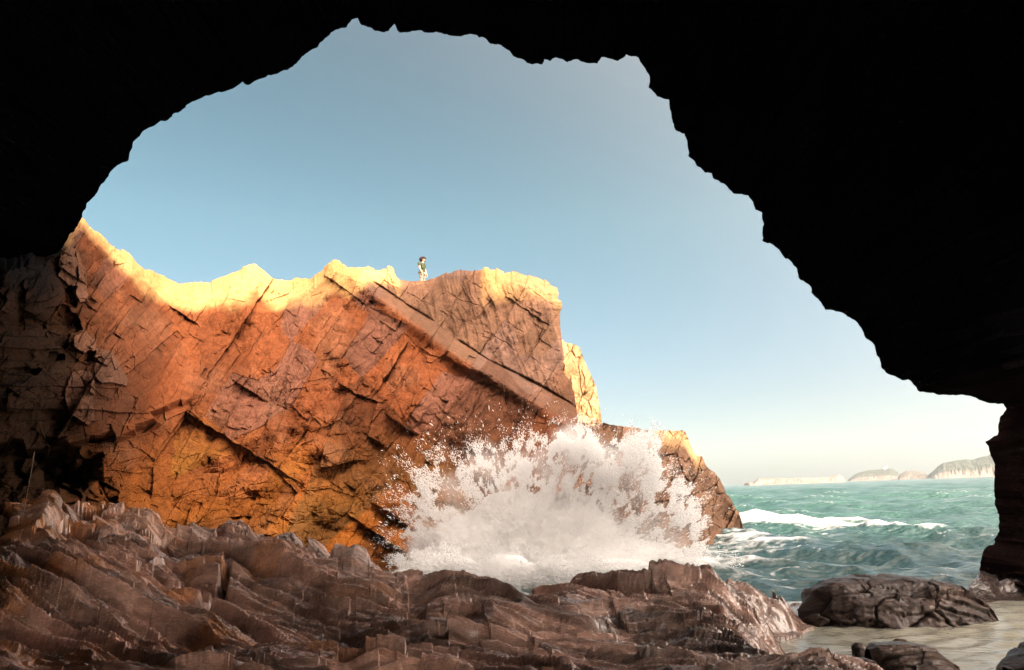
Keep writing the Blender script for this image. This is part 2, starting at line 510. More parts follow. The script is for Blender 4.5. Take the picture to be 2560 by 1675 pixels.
    near_top = np.clip(1-v/1.0, 0, 1)*0 + np.clip((v-.965)/.035, 0, 1)
    disp = disp*(1-.35*near_top)
    D = D + .35*near_top**2
    D = D - disp*sc
    P = at_y(px, py, D)
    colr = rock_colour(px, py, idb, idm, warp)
    # cave shade painted as dark brown over the far left, plus a wet foot
    shade_damp = sstep(330, 110, px+wx*80+40*gnoise(u*1.2, w*1.2, 63))*.95
    shade_damp = shade_damp*(1-blocks)
    shade_damp = np.maximum(shade_damp, sstep(1330, 1480, py+wx*30)*.3)
    colr = colr*(1-shade_damp[..., None]) + np.array([.034, .017, .008])*shade_damp[..., None]
    roof_fade = sstep(830, 650, py+wx*60)*sstep(190, 90, px+wx*30)*(1-.5*blocks)*.93  # roof's fade into darkness painted near-black at the upper left
    colr = colr*(1-roof_fade[..., None]) + np.array([.006, .005, .005])*roof_fade[..., None]
    sun_rim = sstep(150, 185, px)*(1-.6*sstep(1230, 1300, px))*(1-sstep(985, 1010, px)*sstep(1215, 1195, px))*sstep(80, 40, (py-crest[None])+wx*55+wy*25)*.75  # sunlit rim painted paler along the crest, left off the shaded hump
    colr = colr*(1-sun_rim[..., None]) + np.array([.42, .24, .09])*(.8+.4*idm[0])[..., None]*sun_rim[..., None]
    pale = sstep(.0, .5, fbm(u*.45, w*.45, 500, 4))*.25
    colr = np.where((blocks > .3)[..., None], colr*.35+.65*np.array([.17, .088, .056])*(.8+.4*ids[0])[..., None], colr)
    pale = pale*(1-shade_damp)
    colr = colr*(1-pale[..., None]) + np.array([.23, .112, .062])*pale[..., None]
    # top of the cliff behind the lip
    rad = P[-1]-CAM; rad[:, 2] = 0; rad /= np.linalg.norm(rad, axis=1)[:, None]
    tb = (np.arange(1, nb+1)/nb)[:, None]
    dist = 9*tb**1.5
    top = P[-1][None] + rad[None]*dist[..., None]
    tz = fbm(top[..., 0]*.6, top[..., 1]*.6, 600, 4)*.35
    drop = .35*sstep(0, 1.2, dist)+.06*dist
    top[..., 2] = top[..., 2]-drop+tz*sstep(0, 1.5, dist)*.6
    # keep hidden behind the lip as seen from below
    lim = CAM[2] + (P[-1, :, 2]-CAM[2])[None]*((P[-1, :, 1][None]+ (top[..., 1]-P[-1, :, 1][None]))/P[-1, :, 1][None])
    top[..., 2] = np.minimum(top[..., 2], lim-.25*sstep(0, .6, dist)-.0)
    # ledge the person stands on
    hx = at_y(1056, 645.5, PERSON_Y)
    feet = np.array([hx[0], PERSON_Y, hx[2]-1.75])
    g = np.exp(-(((top[..., 0]-feet[0])/1.0)**2 + ((top[..., 1]-feet[1])/1.0)**2)**2)
    top[..., 2] = top[..., 2]*(1-g)+feet[2]*g
    P = np.concatenate([P, top], 0)
    colr = np.concatenate([colr, np.repeat(colr[-1:], nb, 0)], 0)
    # right end wall going back
    rw = P[:, -1]-CAM; rw[:, 2] = 0; rw /= np.linalg.norm(rw, axis=1)[:, None]
    side = np.stack([-rw[:, 1], rw[:, 0], rw[:, 0]*0], 1)
    tw = np.arange(1, nw+1)/nw
    back = P[:, -1][:, None] + rw[:, None]*(5.5*tw[None, :, None]**1.4) + side[:, None]*(.5*tw[None, :, None])
    P = np.concatenate([P, back], 1)
    colr = np.concatenate([colr, np.repeat(colr[:, -1:], nw, 1)], 1)
    nr, ncc = P.shape[:2]
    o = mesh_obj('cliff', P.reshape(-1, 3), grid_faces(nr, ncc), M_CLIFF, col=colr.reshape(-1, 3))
    tag(o, 'tall orange-red cliff of fractured rock with a sunlit crest, facing the cave mouth', 'cliff', kind='structure')
    return o, P, feet


PERSON_Y = 34.3


def rock_mass(name, top, base_y, xr, ctrl, thick, seed, palette, mat, nc=260, nf=220, leanback=.15, amp=.5, colfn=None, jit=3.0, xl=None, ang=80):
    """a free rock seen as an outline 'top' (px,py), given its own distances, broken faces, a top and a back"""
    xs = [p[0] for p in top]
    x0, x1 = xs[0], xs[-1]
    s = np.linspace(0, 1, nc)
    cpx = x0+s*(x1-x0)
    crest = interp(top, cpx)
    crest = crest + fbm(cpx/15., cpx*0, seed, 4, .6)*jit
    v = np.linspace(0, 1, nf)[:, None]
    by = interp(base_y, cpx) if isinstance(base_y, list) else np.full(nc, base_y)
    py = by[None] + (crest-by)[None]*v
    px = np.repeat(cpx[None], nf, 0)
    D = rbf(ctrl, px, py)
    u, w = px/57., -py/57.
    wx = fbm(u*.4, w*.4, seed+1, 4); wy = fbm(u*.4, w*.4, seed+2, 4)
    ca, sa = math.cos(R(ang)), math.sin(R(ang))
    uu, vv = u+wx*.4, w+wy*.4
    a, b = uu*ca+vv*sa, -uu*sa+vv*ca
    h1, c1, i1 = facets(a*.5, b*1.0, seed+10, .7, 1.0, .06, .7)
    h2, c2, i2 = facets(a*1.1, b*2.4, seed+20, .9, 1.0, .07, .5)
    h3, c3, i3 = facets(a*3.1, b*5.5, seed+30, 1.0, 1.0, .09, .4)
    disp = amp*(h1*.9+h2*.45+h3*.18 - .45*c1-.25*c2-.1*c3) + amp*.25*fbm(u*2, w*2, seed+40, 4, .6)
    tip = np.clip(np.abs(s-.5)*2, 0, 1)[None]
    D = D + .12*thick*sstep(.9, 1, v)
    P = at_y(px, py, D-disp*D/30)
    if colfn: c = colfn(px, py, i1, i2, wx)
    else:
        pal = [np.array(k) for k in palette]
        c = pal[0]*(1-i1[0][..., None]) + pal[1]*i1[0][..., None]
        k = (sstep(.6, .95, i2[1])*.6)[..., None]
        c = c*(1-k)+pal[2]*k
        c = c*(.8+.4*i2[0][..., None])
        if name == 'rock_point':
            sun_tip = (sstep(55, 15, (py-crest[None])+wx*30)*sstep(1600, 1650, px)*sstep(1770, 1740, px)*.5)[..., None]  # sunlight on the top of the point painted as a paler patch
            c = c*(1-sun_tip)+np.array([.42, .25, .12])*sun_tip
    rad = P[-1]-CAM; rad[:, 2] = 0; rad /= np.linalg.norm(rad, axis=1)[:, None]
    nb = 16
    tb = (np.arange(1, nb+1)/nb)
    back = []
    for t in tb:
        q = P[-1] + rad*(thick*min(1, t*1.4))
        q[:, 2] = P[-1, :, 2] - .12*t*thick - max(0, t-.6)/.4*(P[-1, :, 2]+1.0)
        back.append(q)
    P = np.concatenate([P, np.array(back)], 0)
    c = np.concatenate([c, np.repeat(c[-1:], nb, 0)], 0)
    # side ends
    def endcol(col, cc):
        r_ = col-CAM; r_ = r_.copy(); r_[:, 2] = 0; r_ /= np.linalg.norm(r_, axis=1)[:, None]
        return np.stack([col+r_*thick*t for t in (.15, .4, .7, 1.0)], 1), np.repeat(cc[:, None], 4, 1)
    eR, cR = endcol(P[:, -1], c[:, -1]); eL, cL = endcol(P[:, 0], c[:, 0])
    P = np.concatenate([eL[:, ::-1], P, eR], 1); c = np.concatenate([cL[:, ::-1], c, cR], 1)
    nr, ncc = P.shape[:2]
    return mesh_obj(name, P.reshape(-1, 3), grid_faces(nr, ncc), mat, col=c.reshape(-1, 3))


cliff, CLIFF_P, FEET = build_cliff()
warm = [(.42, .235, .14), (.36, .19, .11), (.22, .12, .075)]
slab = rock_mass('rock_tower', [(1380, 840), (1404, 849), (1414, 856), (1438, 862), (1449, 868), (1462, 905), (1478, 938), (1490, 966), (1496, 1000), (1503, 1040), (1498, 1056), (1503, 1075), (1545, 1110)],
                 1520, None, [(1380, 850, 41), (1380, 1500, 39), (1500, 1050, 41.5), (1545, 1110, 42.5), (1545, 1500, 40), (1450, 870, 41), (1450, 1200, 40)],
                 5, 900, [(.33, .195, .098), (.30, .17, .083), (.23, .12, .056)], M_CLIFF, 150, 260, amp=.28, jit=2.0)
tag(slab, 'pale sunlit rock tower rising behind the right end of the tall cliff', 'rock tower', kind='structure')
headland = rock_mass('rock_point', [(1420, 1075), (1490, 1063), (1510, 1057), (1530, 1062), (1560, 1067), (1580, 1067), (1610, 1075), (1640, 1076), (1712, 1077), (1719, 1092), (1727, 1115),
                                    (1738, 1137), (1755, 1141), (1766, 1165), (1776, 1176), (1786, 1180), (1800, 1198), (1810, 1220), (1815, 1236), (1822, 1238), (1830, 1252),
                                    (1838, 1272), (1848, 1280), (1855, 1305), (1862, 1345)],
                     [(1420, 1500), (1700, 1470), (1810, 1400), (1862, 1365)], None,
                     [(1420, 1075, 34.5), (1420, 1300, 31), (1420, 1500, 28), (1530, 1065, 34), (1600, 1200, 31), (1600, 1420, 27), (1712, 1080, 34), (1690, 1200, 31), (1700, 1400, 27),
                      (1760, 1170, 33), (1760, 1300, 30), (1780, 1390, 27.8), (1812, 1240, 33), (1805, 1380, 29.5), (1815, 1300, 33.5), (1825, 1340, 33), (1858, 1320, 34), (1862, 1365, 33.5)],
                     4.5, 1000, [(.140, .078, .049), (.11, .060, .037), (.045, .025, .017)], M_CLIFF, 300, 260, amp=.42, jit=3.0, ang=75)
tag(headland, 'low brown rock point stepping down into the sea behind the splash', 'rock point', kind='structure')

# ------------------------------------------------------------------ cave with its headland
ARCH = [(-420, 1560), (-420, 1000), (-380, 800), (-330, 720), (-220, 690), (-120, 680), (-40, 672), (20, 666), (70, 655), (110, 648), (140, 636), (165, 604), (184, 580), (197, 556), (208, 541), (212, 525), (219, 511), (234, 498), (241, 487), (255, 467), (268, 446),
        (277, 428), (290, 414), (318, 396), (323, 376), (338, 349), (361, 325), (407, 301), (420, 299), (435, 282), (444, 281), (472, 258), (517, 238), (543, 232), (580, 221),
        (609, 207), (614, 213), (621, 214), (644, 200), (662, 195), (672, 186), (690, 187), (720, 174), (741, 157), (776, 128), (796, 116), (811, 100), (830, 82), (850, 72),
        (865, 67), (873, 57), (890, 46), (900, 43), (902, 64), (933, 74), (962, 85), (971, 78), (982, 62), (989, 58), (994, 74), (1001, 78), (1058, 81), (1092, 80), (1111, 90),
        (1141, 92), (1162, 86), (1192, 89), (1196, 95), (1215, 95), (1228, 110), (1251, 113), (1274, 127), (1285, 144), (1326, 161), (1353, 161), (1360, 150), (1378, 157),
        (1389, 144), (1406, 144), (1413, 151), (1444, 153), (1463, 157), (1493, 156), (1503, 142), (1542, 153), (1566, 135), (1591, 145), (1606, 157), (1616, 174), (1623, 193),
        (1621, 216), (1640, 238), (1672, 250), (1679, 272), (1681, 290), (1690, 329), (1708, 335), (1723, 396), (1745, 411), (1763, 433), (1781, 437), (1790, 451), (1815, 463),
        (1836, 483), (1870, 487), (1888, 526), (1905, 534), (1908, 576), (1911, 606), (1940, 620), (1963, 646), (1970, 645), (1995, 677), (2001, 698), (2022, 716), (2035, 744),
        (2062, 771), (2105, 780), (2129, 796), (2154, 823), (2163, 844), (2181, 860), (2202, 915), (2221, 936), (2269, 951), (2300, 980), (2349, 988), (2422, 987), (2477, 1006),
        (2510, 1011), (2517, 1022), (2515, 1030), (2498, 1041), (2497, 1082), (2467, 1104), (2476, 1134), (2489, 1173), (2491, 1195), (2484, 1225), (2489, 1260), (2498, 1286),
        (2498, 1325), (2487, 1347), (2485, 1362), (2463, 1373), (2450, 1390), (2446, 1429), (2443, 1455), (2452, 1475), (2470, 1560)]


def shadow_crest():
    """height of the headland's top edge: its shadow falls along the terminator on the opposite cliff"""
    edge = [(170, 604), (193, 601), (216, 619), (235, 635), (266, 656), (289, 654), (304, 670), (324, 704), (347, 720), (362, 723), (393, 735), (416, 758), (439, 777), (462, 787),
            (489, 781), (536, 785), (555, 770), (586, 760), (617, 762), (647, 777), (686, 779), (709, 774), (739, 754), (777, 719), (816, 689), (846, 678), (866, 690), (893, 702), (916, 708), (939, 703),
            (962, 706), (1000, 723), (1027, 717), (1066, 706), (1100, 694), (1130, 676), (1200, 676), (1209, 681), (1239, 685), (1278, 700), (1290, 727), (1317, 729), (1351, 737), (1374, 766)]
    dg = bpy.context.evaluated_depsgraph_get()
    trees = [BVHTree.FromObject(o, dg) for o in (cliff, slab, headland)]
    pts = []

    def add(lst, which):
        for (px, py) in lst:
            d = Vector(ray(px, py)).normalized()
            h = trees[which].ray_cast(Vector(CAM), d)
            if h[0] is not None: pts.append(np.array(h[0])+np.array([0, 0, .6 if 1110 < px < 1206 else 0]))
    add(edge, 0)
    add([(1660, 1080), (1690, 1100), (1715, 1125)], 2)
    for (px, py) in ((1850, 1300), (2000, 1312), (2150, 1316), (2300, 1325), (2480, 1335)):
        pts.append(at_z(px, py, 0.0))
    prof = []
    for p in pts:
        t = (CREST_Y-p[1])/SUNV[1]
        q = p+SUNV*t
        prof.append((q[0], q[2]))
    prof.sort()
    prof = [(a, max(b, 13.8)) if a < 5 else (a, b) for a, b in prof]     # never lower than the cave roof
    return prof


PROF = shadow_crest()
print('CREST PROFILE', [(round(a, 1), round(b, 1)) for a, b in PROF])


def build_cave():
    A = np.array(ARCH, float)
    seg = np.hypot(*np.diff(A, axis=0).T); L = np.concatenate([[0], np.cumsum(seg)])
    n = 1600
    t = np.linspace(0, L[-1], n)
    px = np.interp(t, L, A[:, 0]); py = np.interp(t, L, A[:, 1])
    def jag(seed):
        r_ = np.random.default_rng(seed); o_ = 0
        for st, am in ((37., 3.0), (15., 2.6), (6.5, 1.5)):
            kx = np.arange(0, L[-1]+st, st); kx = kx + (r_.random(len(kx))-.5)*st*.8
            o_ = o_ + am*np.interp(t, kx, (r_.random(len(kx))-.5)*2)
        return o_
    j1 = jag(21); j2 = jag(22)
    px = px+j1; py = py+j2
    Y = 12.2 + 1.0*fbm(t/260., t*0, 23, 3) + .35*fbm(t/60., t*0, 24, 3)
    Y = Y + 1.6*sstep(2380, 2500, px)*sstep(900, 1050, py)          # right pillar stands further out
    Y = Y - .6*sstep(400, 0, px)
    ring = at_y(px, py, Y)
    # inside: a rough vault running back past the viewer, closed at the end
    cx, cz = .6, 3.0
    K = 46
    rows = []
    for k in range(K):
        q = k/(K-1)
        y = ring[:, 1]*(1-q) + (-9.0)*q
        g = 1 + .30*sstep(0, .35, q) + .06*fbm(t/120.+q*7, t*0+q*9, 40, 3)*sstep(0, .1, q)*2
        g = g + .035*fbm(t/30., t*0+q*30, 44, 3)*sstep(0, .05, q)
        x = cx+(ring[:, 0]-cx)*g; z = cz+(ring[:, 2]-cz)*g
        if k:
            f_, c_, _ = facets(t/70., np.full(n, q*24.), 60, .8, 1, .06, .5)
            y = y + f_*.25*sstep(0, .1, q)
        rows.append(np.stack([x, y, z], 1))
    for sc_ in (.6, .25, .02):
        rows.append(np.stack([cx+(rows[-1][:, 0]-cx)*sc_, rows[-1][:, 1]-.5, cz+(rows[-1][:, 2]-cz)*sc_], 1))
    P = np.array(rows[::-1])
    # outer face of the headland over the mouth, up to the top edge that throws the shadow
    xs = np.array([p[0] for p in PROF]); zs = np.array([p[1] for p in PROF])
    th = np.arctan2(ring[:, 2]-cz, ring[:, 0]-cx)
    th = np.unwrap(np.where(th < -PI/2, th+2*PI, th))

    def crest_z(x):
        zz = np.interp(x, xs, zs)
        zz = np.where(x < xs[0], zs[0]+(xs[0]-x)*.9, zz)
        zz = np.where(x > xs[-1], zs[-1]-(x-xs[-1])*.1, zz)
        return zz
    face = []
    for q in (.15, .3, .5, .75, 1.0):
        # shoot out from the mouth centre until the crest line (or the side / foot) is met
        rr = np.linspace(.5, 90, 1800)
        X = cx+np.cos(th)[:, None]*rr[None]; Z = cz+np.sin(th)[:, None]*rr[None]
        outm = (Z > crest_z(X)) | (X > 75) | (X < -30) | (Z < -3)
        idx = outm.argmax(1)
        Ro = rr[idx]
        r0 = np.hypot(ring[:, 0]-cx, ring[:, 2]-cz)
        Rr = r0+(np.maximum(Ro, r0+.05)-r0)*q
        y = ring[:, 1] + (CREST_Y-ring[:, 1])*q + .25*np.sin(q*PI)
        X1 = cx+np.cos(th)*Rr; Z1 = cz+np.sin(th)*Rr
        face.append(np.stack([X1, y, Z1], 1))
    for back in (.4, .8, 1.2):
        e = face[4].copy(); e[:, 1] = CREST_Y-back; e[:, 2] = np.where(e[:, 2] > 3, e[:, 2]-back*.15, e[:, 2])
        face.append(e)
    P = np.concatenate([P, np.array(face)], 0)
    nr, ncc = P.shape[:2]
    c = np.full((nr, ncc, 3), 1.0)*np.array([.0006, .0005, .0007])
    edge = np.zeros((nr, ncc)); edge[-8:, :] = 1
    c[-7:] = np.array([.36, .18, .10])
    inner = P[..., 1]
    pil = sstep(6.0, 8.0, P[..., 0])*sstep(4.2, 3.2, P[..., 2])*(np.arange(nr) < nr-7)[:, None]
    c = c + pil[..., None]*np.array([.018, .009, .0075])
    F = grid_faces(nr, ncc)
    ctr = P.reshape(-1, 3)[F].mean(1)
    F = F[~((np.abs(ctr[:, 1]-FILL_OPENING[0]) < FILL_OPENING[1]) & (ctr[:, 2] > -.5) & (ctr[:, 2] < FILL_OPENING[2]+4*(ctr[:, 1] < 4.0)) & (ctr[:, 0] > 7.4))]   # unseen opening added in the right wall for fill light
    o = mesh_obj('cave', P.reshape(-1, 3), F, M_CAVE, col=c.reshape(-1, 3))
    tag(o, 'black sea cave vault framing the view, its ragged arch in silhouette', 'cave', kind='structure')
    return o


cave = build_cave()


def build_sun_blocker():  # unseen slab added to block direct sun from the side opening
    n, k = 70, 50
    x = np.linspace(9.0, 22, n)[None]
    z = np.linspace(-1.5, 16, k)[:, None]
    X = x+z*0; Z = z+x*0
    f_, c_, i_ = facets(X*.6, Z*.6, 1510, .9, 1, .05, .5)
    A_ = np.stack([X, -2.6+f_*.5-.02*Z, Z], -1); B_ = np.stack([X, -5.2-f_*.5+.03*Z, Z], -1)
    P = np.concatenate([A_, B_[::-1], A_[:1]], 0)
    c = np.zeros(P.shape)+np.array([.34, .22, .16])
    o = mesh_obj('sun_blocker', P.reshape(-1, 3), grid_faces(P.shape[0], n), M_CAVE, col=c.reshape(-1, 3))
    return tag(o, 'unseen rock slab added to keep the sun out of the added side opening', 'cave', kind='structure')


build_sun_blocker()


# ------------------------------------------------------------------ rock shelf in the foreground
POOL_Z = .35
POOL_PX = [(1990, 1548), (2030, 1532), (2060, 1540), (2130, 1560), (2300, 1566), (2420, 1552), (2478, 1538), (2440, 1508), (2520, 1500), (2640, 1500), (3200, 1530), (3400, 1800), (2700, 1900), (2100, 1800),
           (1930, 1700), (1985, 1652), (1960, 1640), (1905, 1625), (1880, 1614), (1950, 1600), (2005, 1592), (2030, 1570)]
RIDGE = [(-700, 1190, 8.0), (-300, 1200, 8.6), (0, 1262, 9.0), (60, 1240, 9.3), (120, 1238, 9.6), (180, 1248, 10), (230, 1264, 10.4), (290, 1256, 10.8), (330, 1260, 11), (360, 1275, 11.2), (420, 1305, 11.6), (470, 1320, 12), (520, 1312, 12.3),
         (570, 1304, 12.5), (600, 1310, 12.6), (640, 1330, 12.9), (680, 1335, 13.1), (740, 1340, 13.4), (800, 1355, 13.8), (850, 1372, 14), (900, 1388, 14.2), (960, 1420, 14.4), (1000, 1436, 14.3), (1050, 1446, 13.6), (1085, 1434, 12.8), (1110, 1426, 12.4), (1140, 1434, 12.4),
         (1180, 1450, 12.4), (1240, 1467, 12.4), (1300, 1487, 12.4), (1335, 1490, 12.3), (1380, 1464, 12.2), (1430, 1442, 12.1), (1500, 1426, 12.1), (1560, 1430, 12.1), (1640, 1416, 12.2), (1700, 1411, 12.2), (1775, 1412, 12.2),
         (1800, 1430, 12.1), (1850, 1460, 11.8), (1900, 1475, 11.4), (1960, 1505, 11), (2000, 1522, 10.6), (2040, 1537, 10.4), (2120, 1545, 10.4), (2400, 1520, 11.0), (2425, 1480, 12.4), (2460, 1468, 12.6), (2560, 1460, 12.8), (2900, 1430, 13), (3300, 1400, 13)]


def build_shelf():
    nu, ny = 1250, 620
    U = np.linspace(-1.15, 1.25, nu)
    rp = np.array(RIDGE, float)
    rp[:, 2] = np.where((rp[:, 2] > 9) & (rp[:, 0] < 1850), 9+(rp[:, 2]-9)*.34, rp[:, 2])
    RPt = at_y(rp[:, 0], rp[:, 1], rp[:, 2])
    ru = RPt[:, 0]/RPt[:, 1]
    Yr = np.interp(U, ru, RPt[:, 1]); Zr = np.interp(U, ru, RPt[:, 2])
    Yr = Yr + fbm(U*9, U*0, 700, 3)*.35
    Yn = np.interp(U, [-1, -.6, -.25, .6], [5.8, 6.2, 7.3, 7.4])
    Zn = np.maximum(at_y(CX+U*FPX*.93, np.full(nu, 1675.), Yn)[:, 2], np.interp(U, [.3, .45, .6], [.5, .40, .25]))
    qq = np.linspace(0, 1, ny)
    y = np.interp(qq, [0, .08, .85, 1], [1.6, 5.6, 12.5, 24])
    # pack rows where they are seen
    Yg = np.repeat(y[:, None], nu, 1); Ug = np.repeat(U[None], ny, 0)
    X = Ug*Yg
    tt = (Yg-Yn[None])/(Yr[None]-Yn[None])
    t = np.clip(tt, 0, 1)
    base = Zn[None] + (Zr-Zn)[None]*t**1.15
    past = np.clip(Yg-Yr[None], 0, 99)
    base = base - 1.2*past - .25*past**2
    base = np.maximum(base, -1.6)
    env = sstep(1.02, .86, tt)                        # less relief right at the skyline of the shelf
    wx = fbm(X*.45, Yg*.45, 710, 4); wy = fbm(X*.45+40, Yg*.45, 711, 4)
    wx2 = fbm(X*1.7, Yg*1.7, 712, 3); wy2 = fbm(X*1.7, Yg*1.7+30, 713, 3)
    wa = fbm(X*.28+3, Yg*.5, 714, 2, .45); wb = fbm(X*.8, Yg*1.5, 715, 3, .5)
    # rounded lumps
    lump = fbm(X*.55+wx*.4, Yg*.42, 720, 3)*.17 + ridged(X*.42+wx*.5, Yg*.36+wy*.5, 725, 2)*.13-.08
    # weathered strata: ledges that step, strike running left-right and bent by folds
    def ledges(fr, strike, k, ww, w2):
        cs, sn = math.cos(strike), math.sin(strike)
        a = X*cs+Yg*sn; b = -X*sn+Yg*cs
        ph = b*fr + wa*ww + wb*w2
        cell = np.floor(ph); fr_ = ph-cell
        amp = np.clip(.75+.9*gnoise(a*.55, cell*7.31, k), .1, 1.5)
        saw = np.where(fr_ < .2, fr_/.2, (1-fr_)/.8)
        band[k] = _hash(cell.astype(np.int64), np.floor(a*.35+wy*1.2).astype(np.int64), k+50)
        return saw*amp
    band = {}
    lay = .19*ledges(.7, R(-17), 730, .9, .12) + .15*ledges(1.9, R(-11), 731, 1.7, .32) + .095*ledges(4.6, R(-15), 732, 3.0, .55)
    lay = lay + .050*ledges(10., R(-10), 733, 5.5, 1.0) + .022*ledges(23., R(-13), 734, 10., 1.8)
    grain = ridged(X*2.4+wx*3, (Yg*6.0+wy*5)+X*1.4, 740, 3)*.024 + ridged(X*6.5+wx*6, Yg*15+wy*9, 745, 2)*.012
    # broken slabs at the back left and a knot of them in the middle
    pxa, pya = proj(np.stack([X, Yg, base], -1))
    slabm = sstep(1440, 1360, pya)*sstep(1050, 850, pxa)
    knot = np.clip(1-np.hypot((pxa-960)/230., (pya-1480)/80.), 0, 1)
    slabm = np.maximum(slabm, sstep(0, .4, knot))
    h1, c1, i1 = facets(X*1.0+wx*.6+Yg*.2, Yg*1.5+wy*.6, 760, .9, .9, .05, .6)
    h2, c2, i2 = facets(X*2.6+wx*.8+Yg*.4, Yg*4.2+wy*.8, 770, .9, .9, .06, .5)
    q1, _q = crystal(X*1.0+wx*.35+Yg*.25, Yg*1.9+wy*.35, 785, 1.4, .9, .4, reach=1)
    q2, _q = crystal(X*2.4+wx*.5+Yg*.5, Yg*5.0+wy*.5, 786, 1.4, .9, .4, True, 1)
    q3, _q = crystal(X*6+Yg*1.5, Yg*12.0, 787, 1.4, .9, .4, reach=1)
    grain = grain + (.095*q1+.060*q2+.028*q3)*(.45+.75*sstep(-.2, .4, wx)+.8*slabm)
    slab_h = .26*h1+.11*h2-.12*c1-.06*c2
    lay_w = 1-.6*slabm
    disp = lump + lay*lay_w + grain + slab_h*(slabm*.8+.05)
    disp = disp + .24*sstep(0, .6, knot)
    # deep joint running towards the viewer at the left
    dj, sj, tj = poly_dist(pxa+wx2*14, pya, [(575, 1428), (560, 1480), (552, 1530), (500, 1570), (430, 1600)])
    disp = disp - .34*np.clip(1-dj/(15+0*tj), 0, 1)
    gl, sg, tg = poly_dist(pxa+wx*30, pya+wx2*10, [(1000, 1440), (1050, 1540), (1130, 1620), (1180, 1700)])
    disp = disp - .0*np.clip(1-gl/20, 0, 1)
    z = base + disp*env*np.clip(Yg/7.0, .3, 1.0) + (lay*.35+grain+.4*slab_h*slabm)*(1-env)*sstep(1.5, 1.0, tt)
    # the tide pool's basin
    PW = at_z(np.array([p[0] for p in POOL_PX]), np.array([p[1] for p in POOL_PX]), POOL_Z)
    poly = [(p[0], p[1]) for p in PW]
    ins = in_poly(X, Yg, poly)
    dp, _, _ = poly_dist(X, Yg, poly+[poly[0]])
    sd = np.where(ins, dp, -dp) + .10*fbm(X*2.2, Yg*2.2, 780, 4)
    keep = sstep(.02, .45, -sd)
    rimz = POOL_Z + .03 + .22*np.clip(-sd, 0, 2) + .6*(disp*.35)*sstep(0, .3, -sd)
    z = np.where(sd > 0, POOL_Z-.03-np.clip(sd, 0, .5)*.4, np.where(-sd < .9, rimz*(1-keep)+np.maximum(z, POOL_Z+.05)*keep, z))
    # pull the skyline back to the traced ridge
    for it in range(3):
        P = np.stack([X, Yg, z], -1)
        qx, qy = proj(P)
        vis = np.where((Yg > 5) & (tt < 1.25), qy, 9999)
        k = vis.argmin(0)
        cur = vis[k, np.arange(nu)]
        want = np.interp(qx[k, np.arange(nu)], rp[:, 0], rp[:, 1])
        dz = (cur-want)/FPX*Yr
        ker = np.ones(45)/45.
        dz = np.convolve(np.pad(dz, 22, mode='edge'), ker, 'valid')
        dz = np.where((U > .45) & (U < .66), 0, np.clip(dz, -.5, .5))
        z = z + dz[None]*sstep(.45, .95, tt)*sstep(1.5, 1.1, tt)*np.where(sd > -.3, 0, 1)
    P = np.stack([X, Yg, z], -1)
    qx, qy = proj(P)
    base_c = np.array([.56, .335, .26]); dk = np.array([.29, .162, .12]); org = np.array([.50, .20, .065]); pk = np.array([.55, .385, .33])
    m1 = sstep(-.3, .5, fbm(X*.9+wx, Yg*.9, 790, 4))[..., None]
    c = dk*(1-m1)+base_c*m1
    m2 = (sstep(.05, .5, fbm(X*.7, Yg*1.4+wx, 791, 4)+.55*sstep(1400, 1250, qy)*sstep(700, 300, qx)+.05)*sstep(1150, 600, qx)*.9)[..., None]
    c = c*(1-m2)+org*m2
    m3 = (sstep(.55, .95, i2[0])*slabm*.7+sstep(.2, .6, fbm(X*1.3, Yg*2.6, 792, 4))*.35)[..., None]
    c = c*(1-m3)+pk*m3
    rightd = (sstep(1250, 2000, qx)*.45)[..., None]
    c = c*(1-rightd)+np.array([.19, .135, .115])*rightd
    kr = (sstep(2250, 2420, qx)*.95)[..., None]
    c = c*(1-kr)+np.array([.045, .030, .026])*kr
    bn = .2*band[731]+.25*band[732]+.3*band[733]+.25*band[734]
    c = c*(.15+1.7*bn)[..., None]*(.8+.4*i1[0])[..., None]
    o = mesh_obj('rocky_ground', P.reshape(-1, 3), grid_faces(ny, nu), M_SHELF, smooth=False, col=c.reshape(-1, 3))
    tag(o, 'wet brown layered rock shelf across the foreground of the cave', 'rock shelf', kind='structure')
    return o, poly


shelf, POOL_POLY = build_shelf()


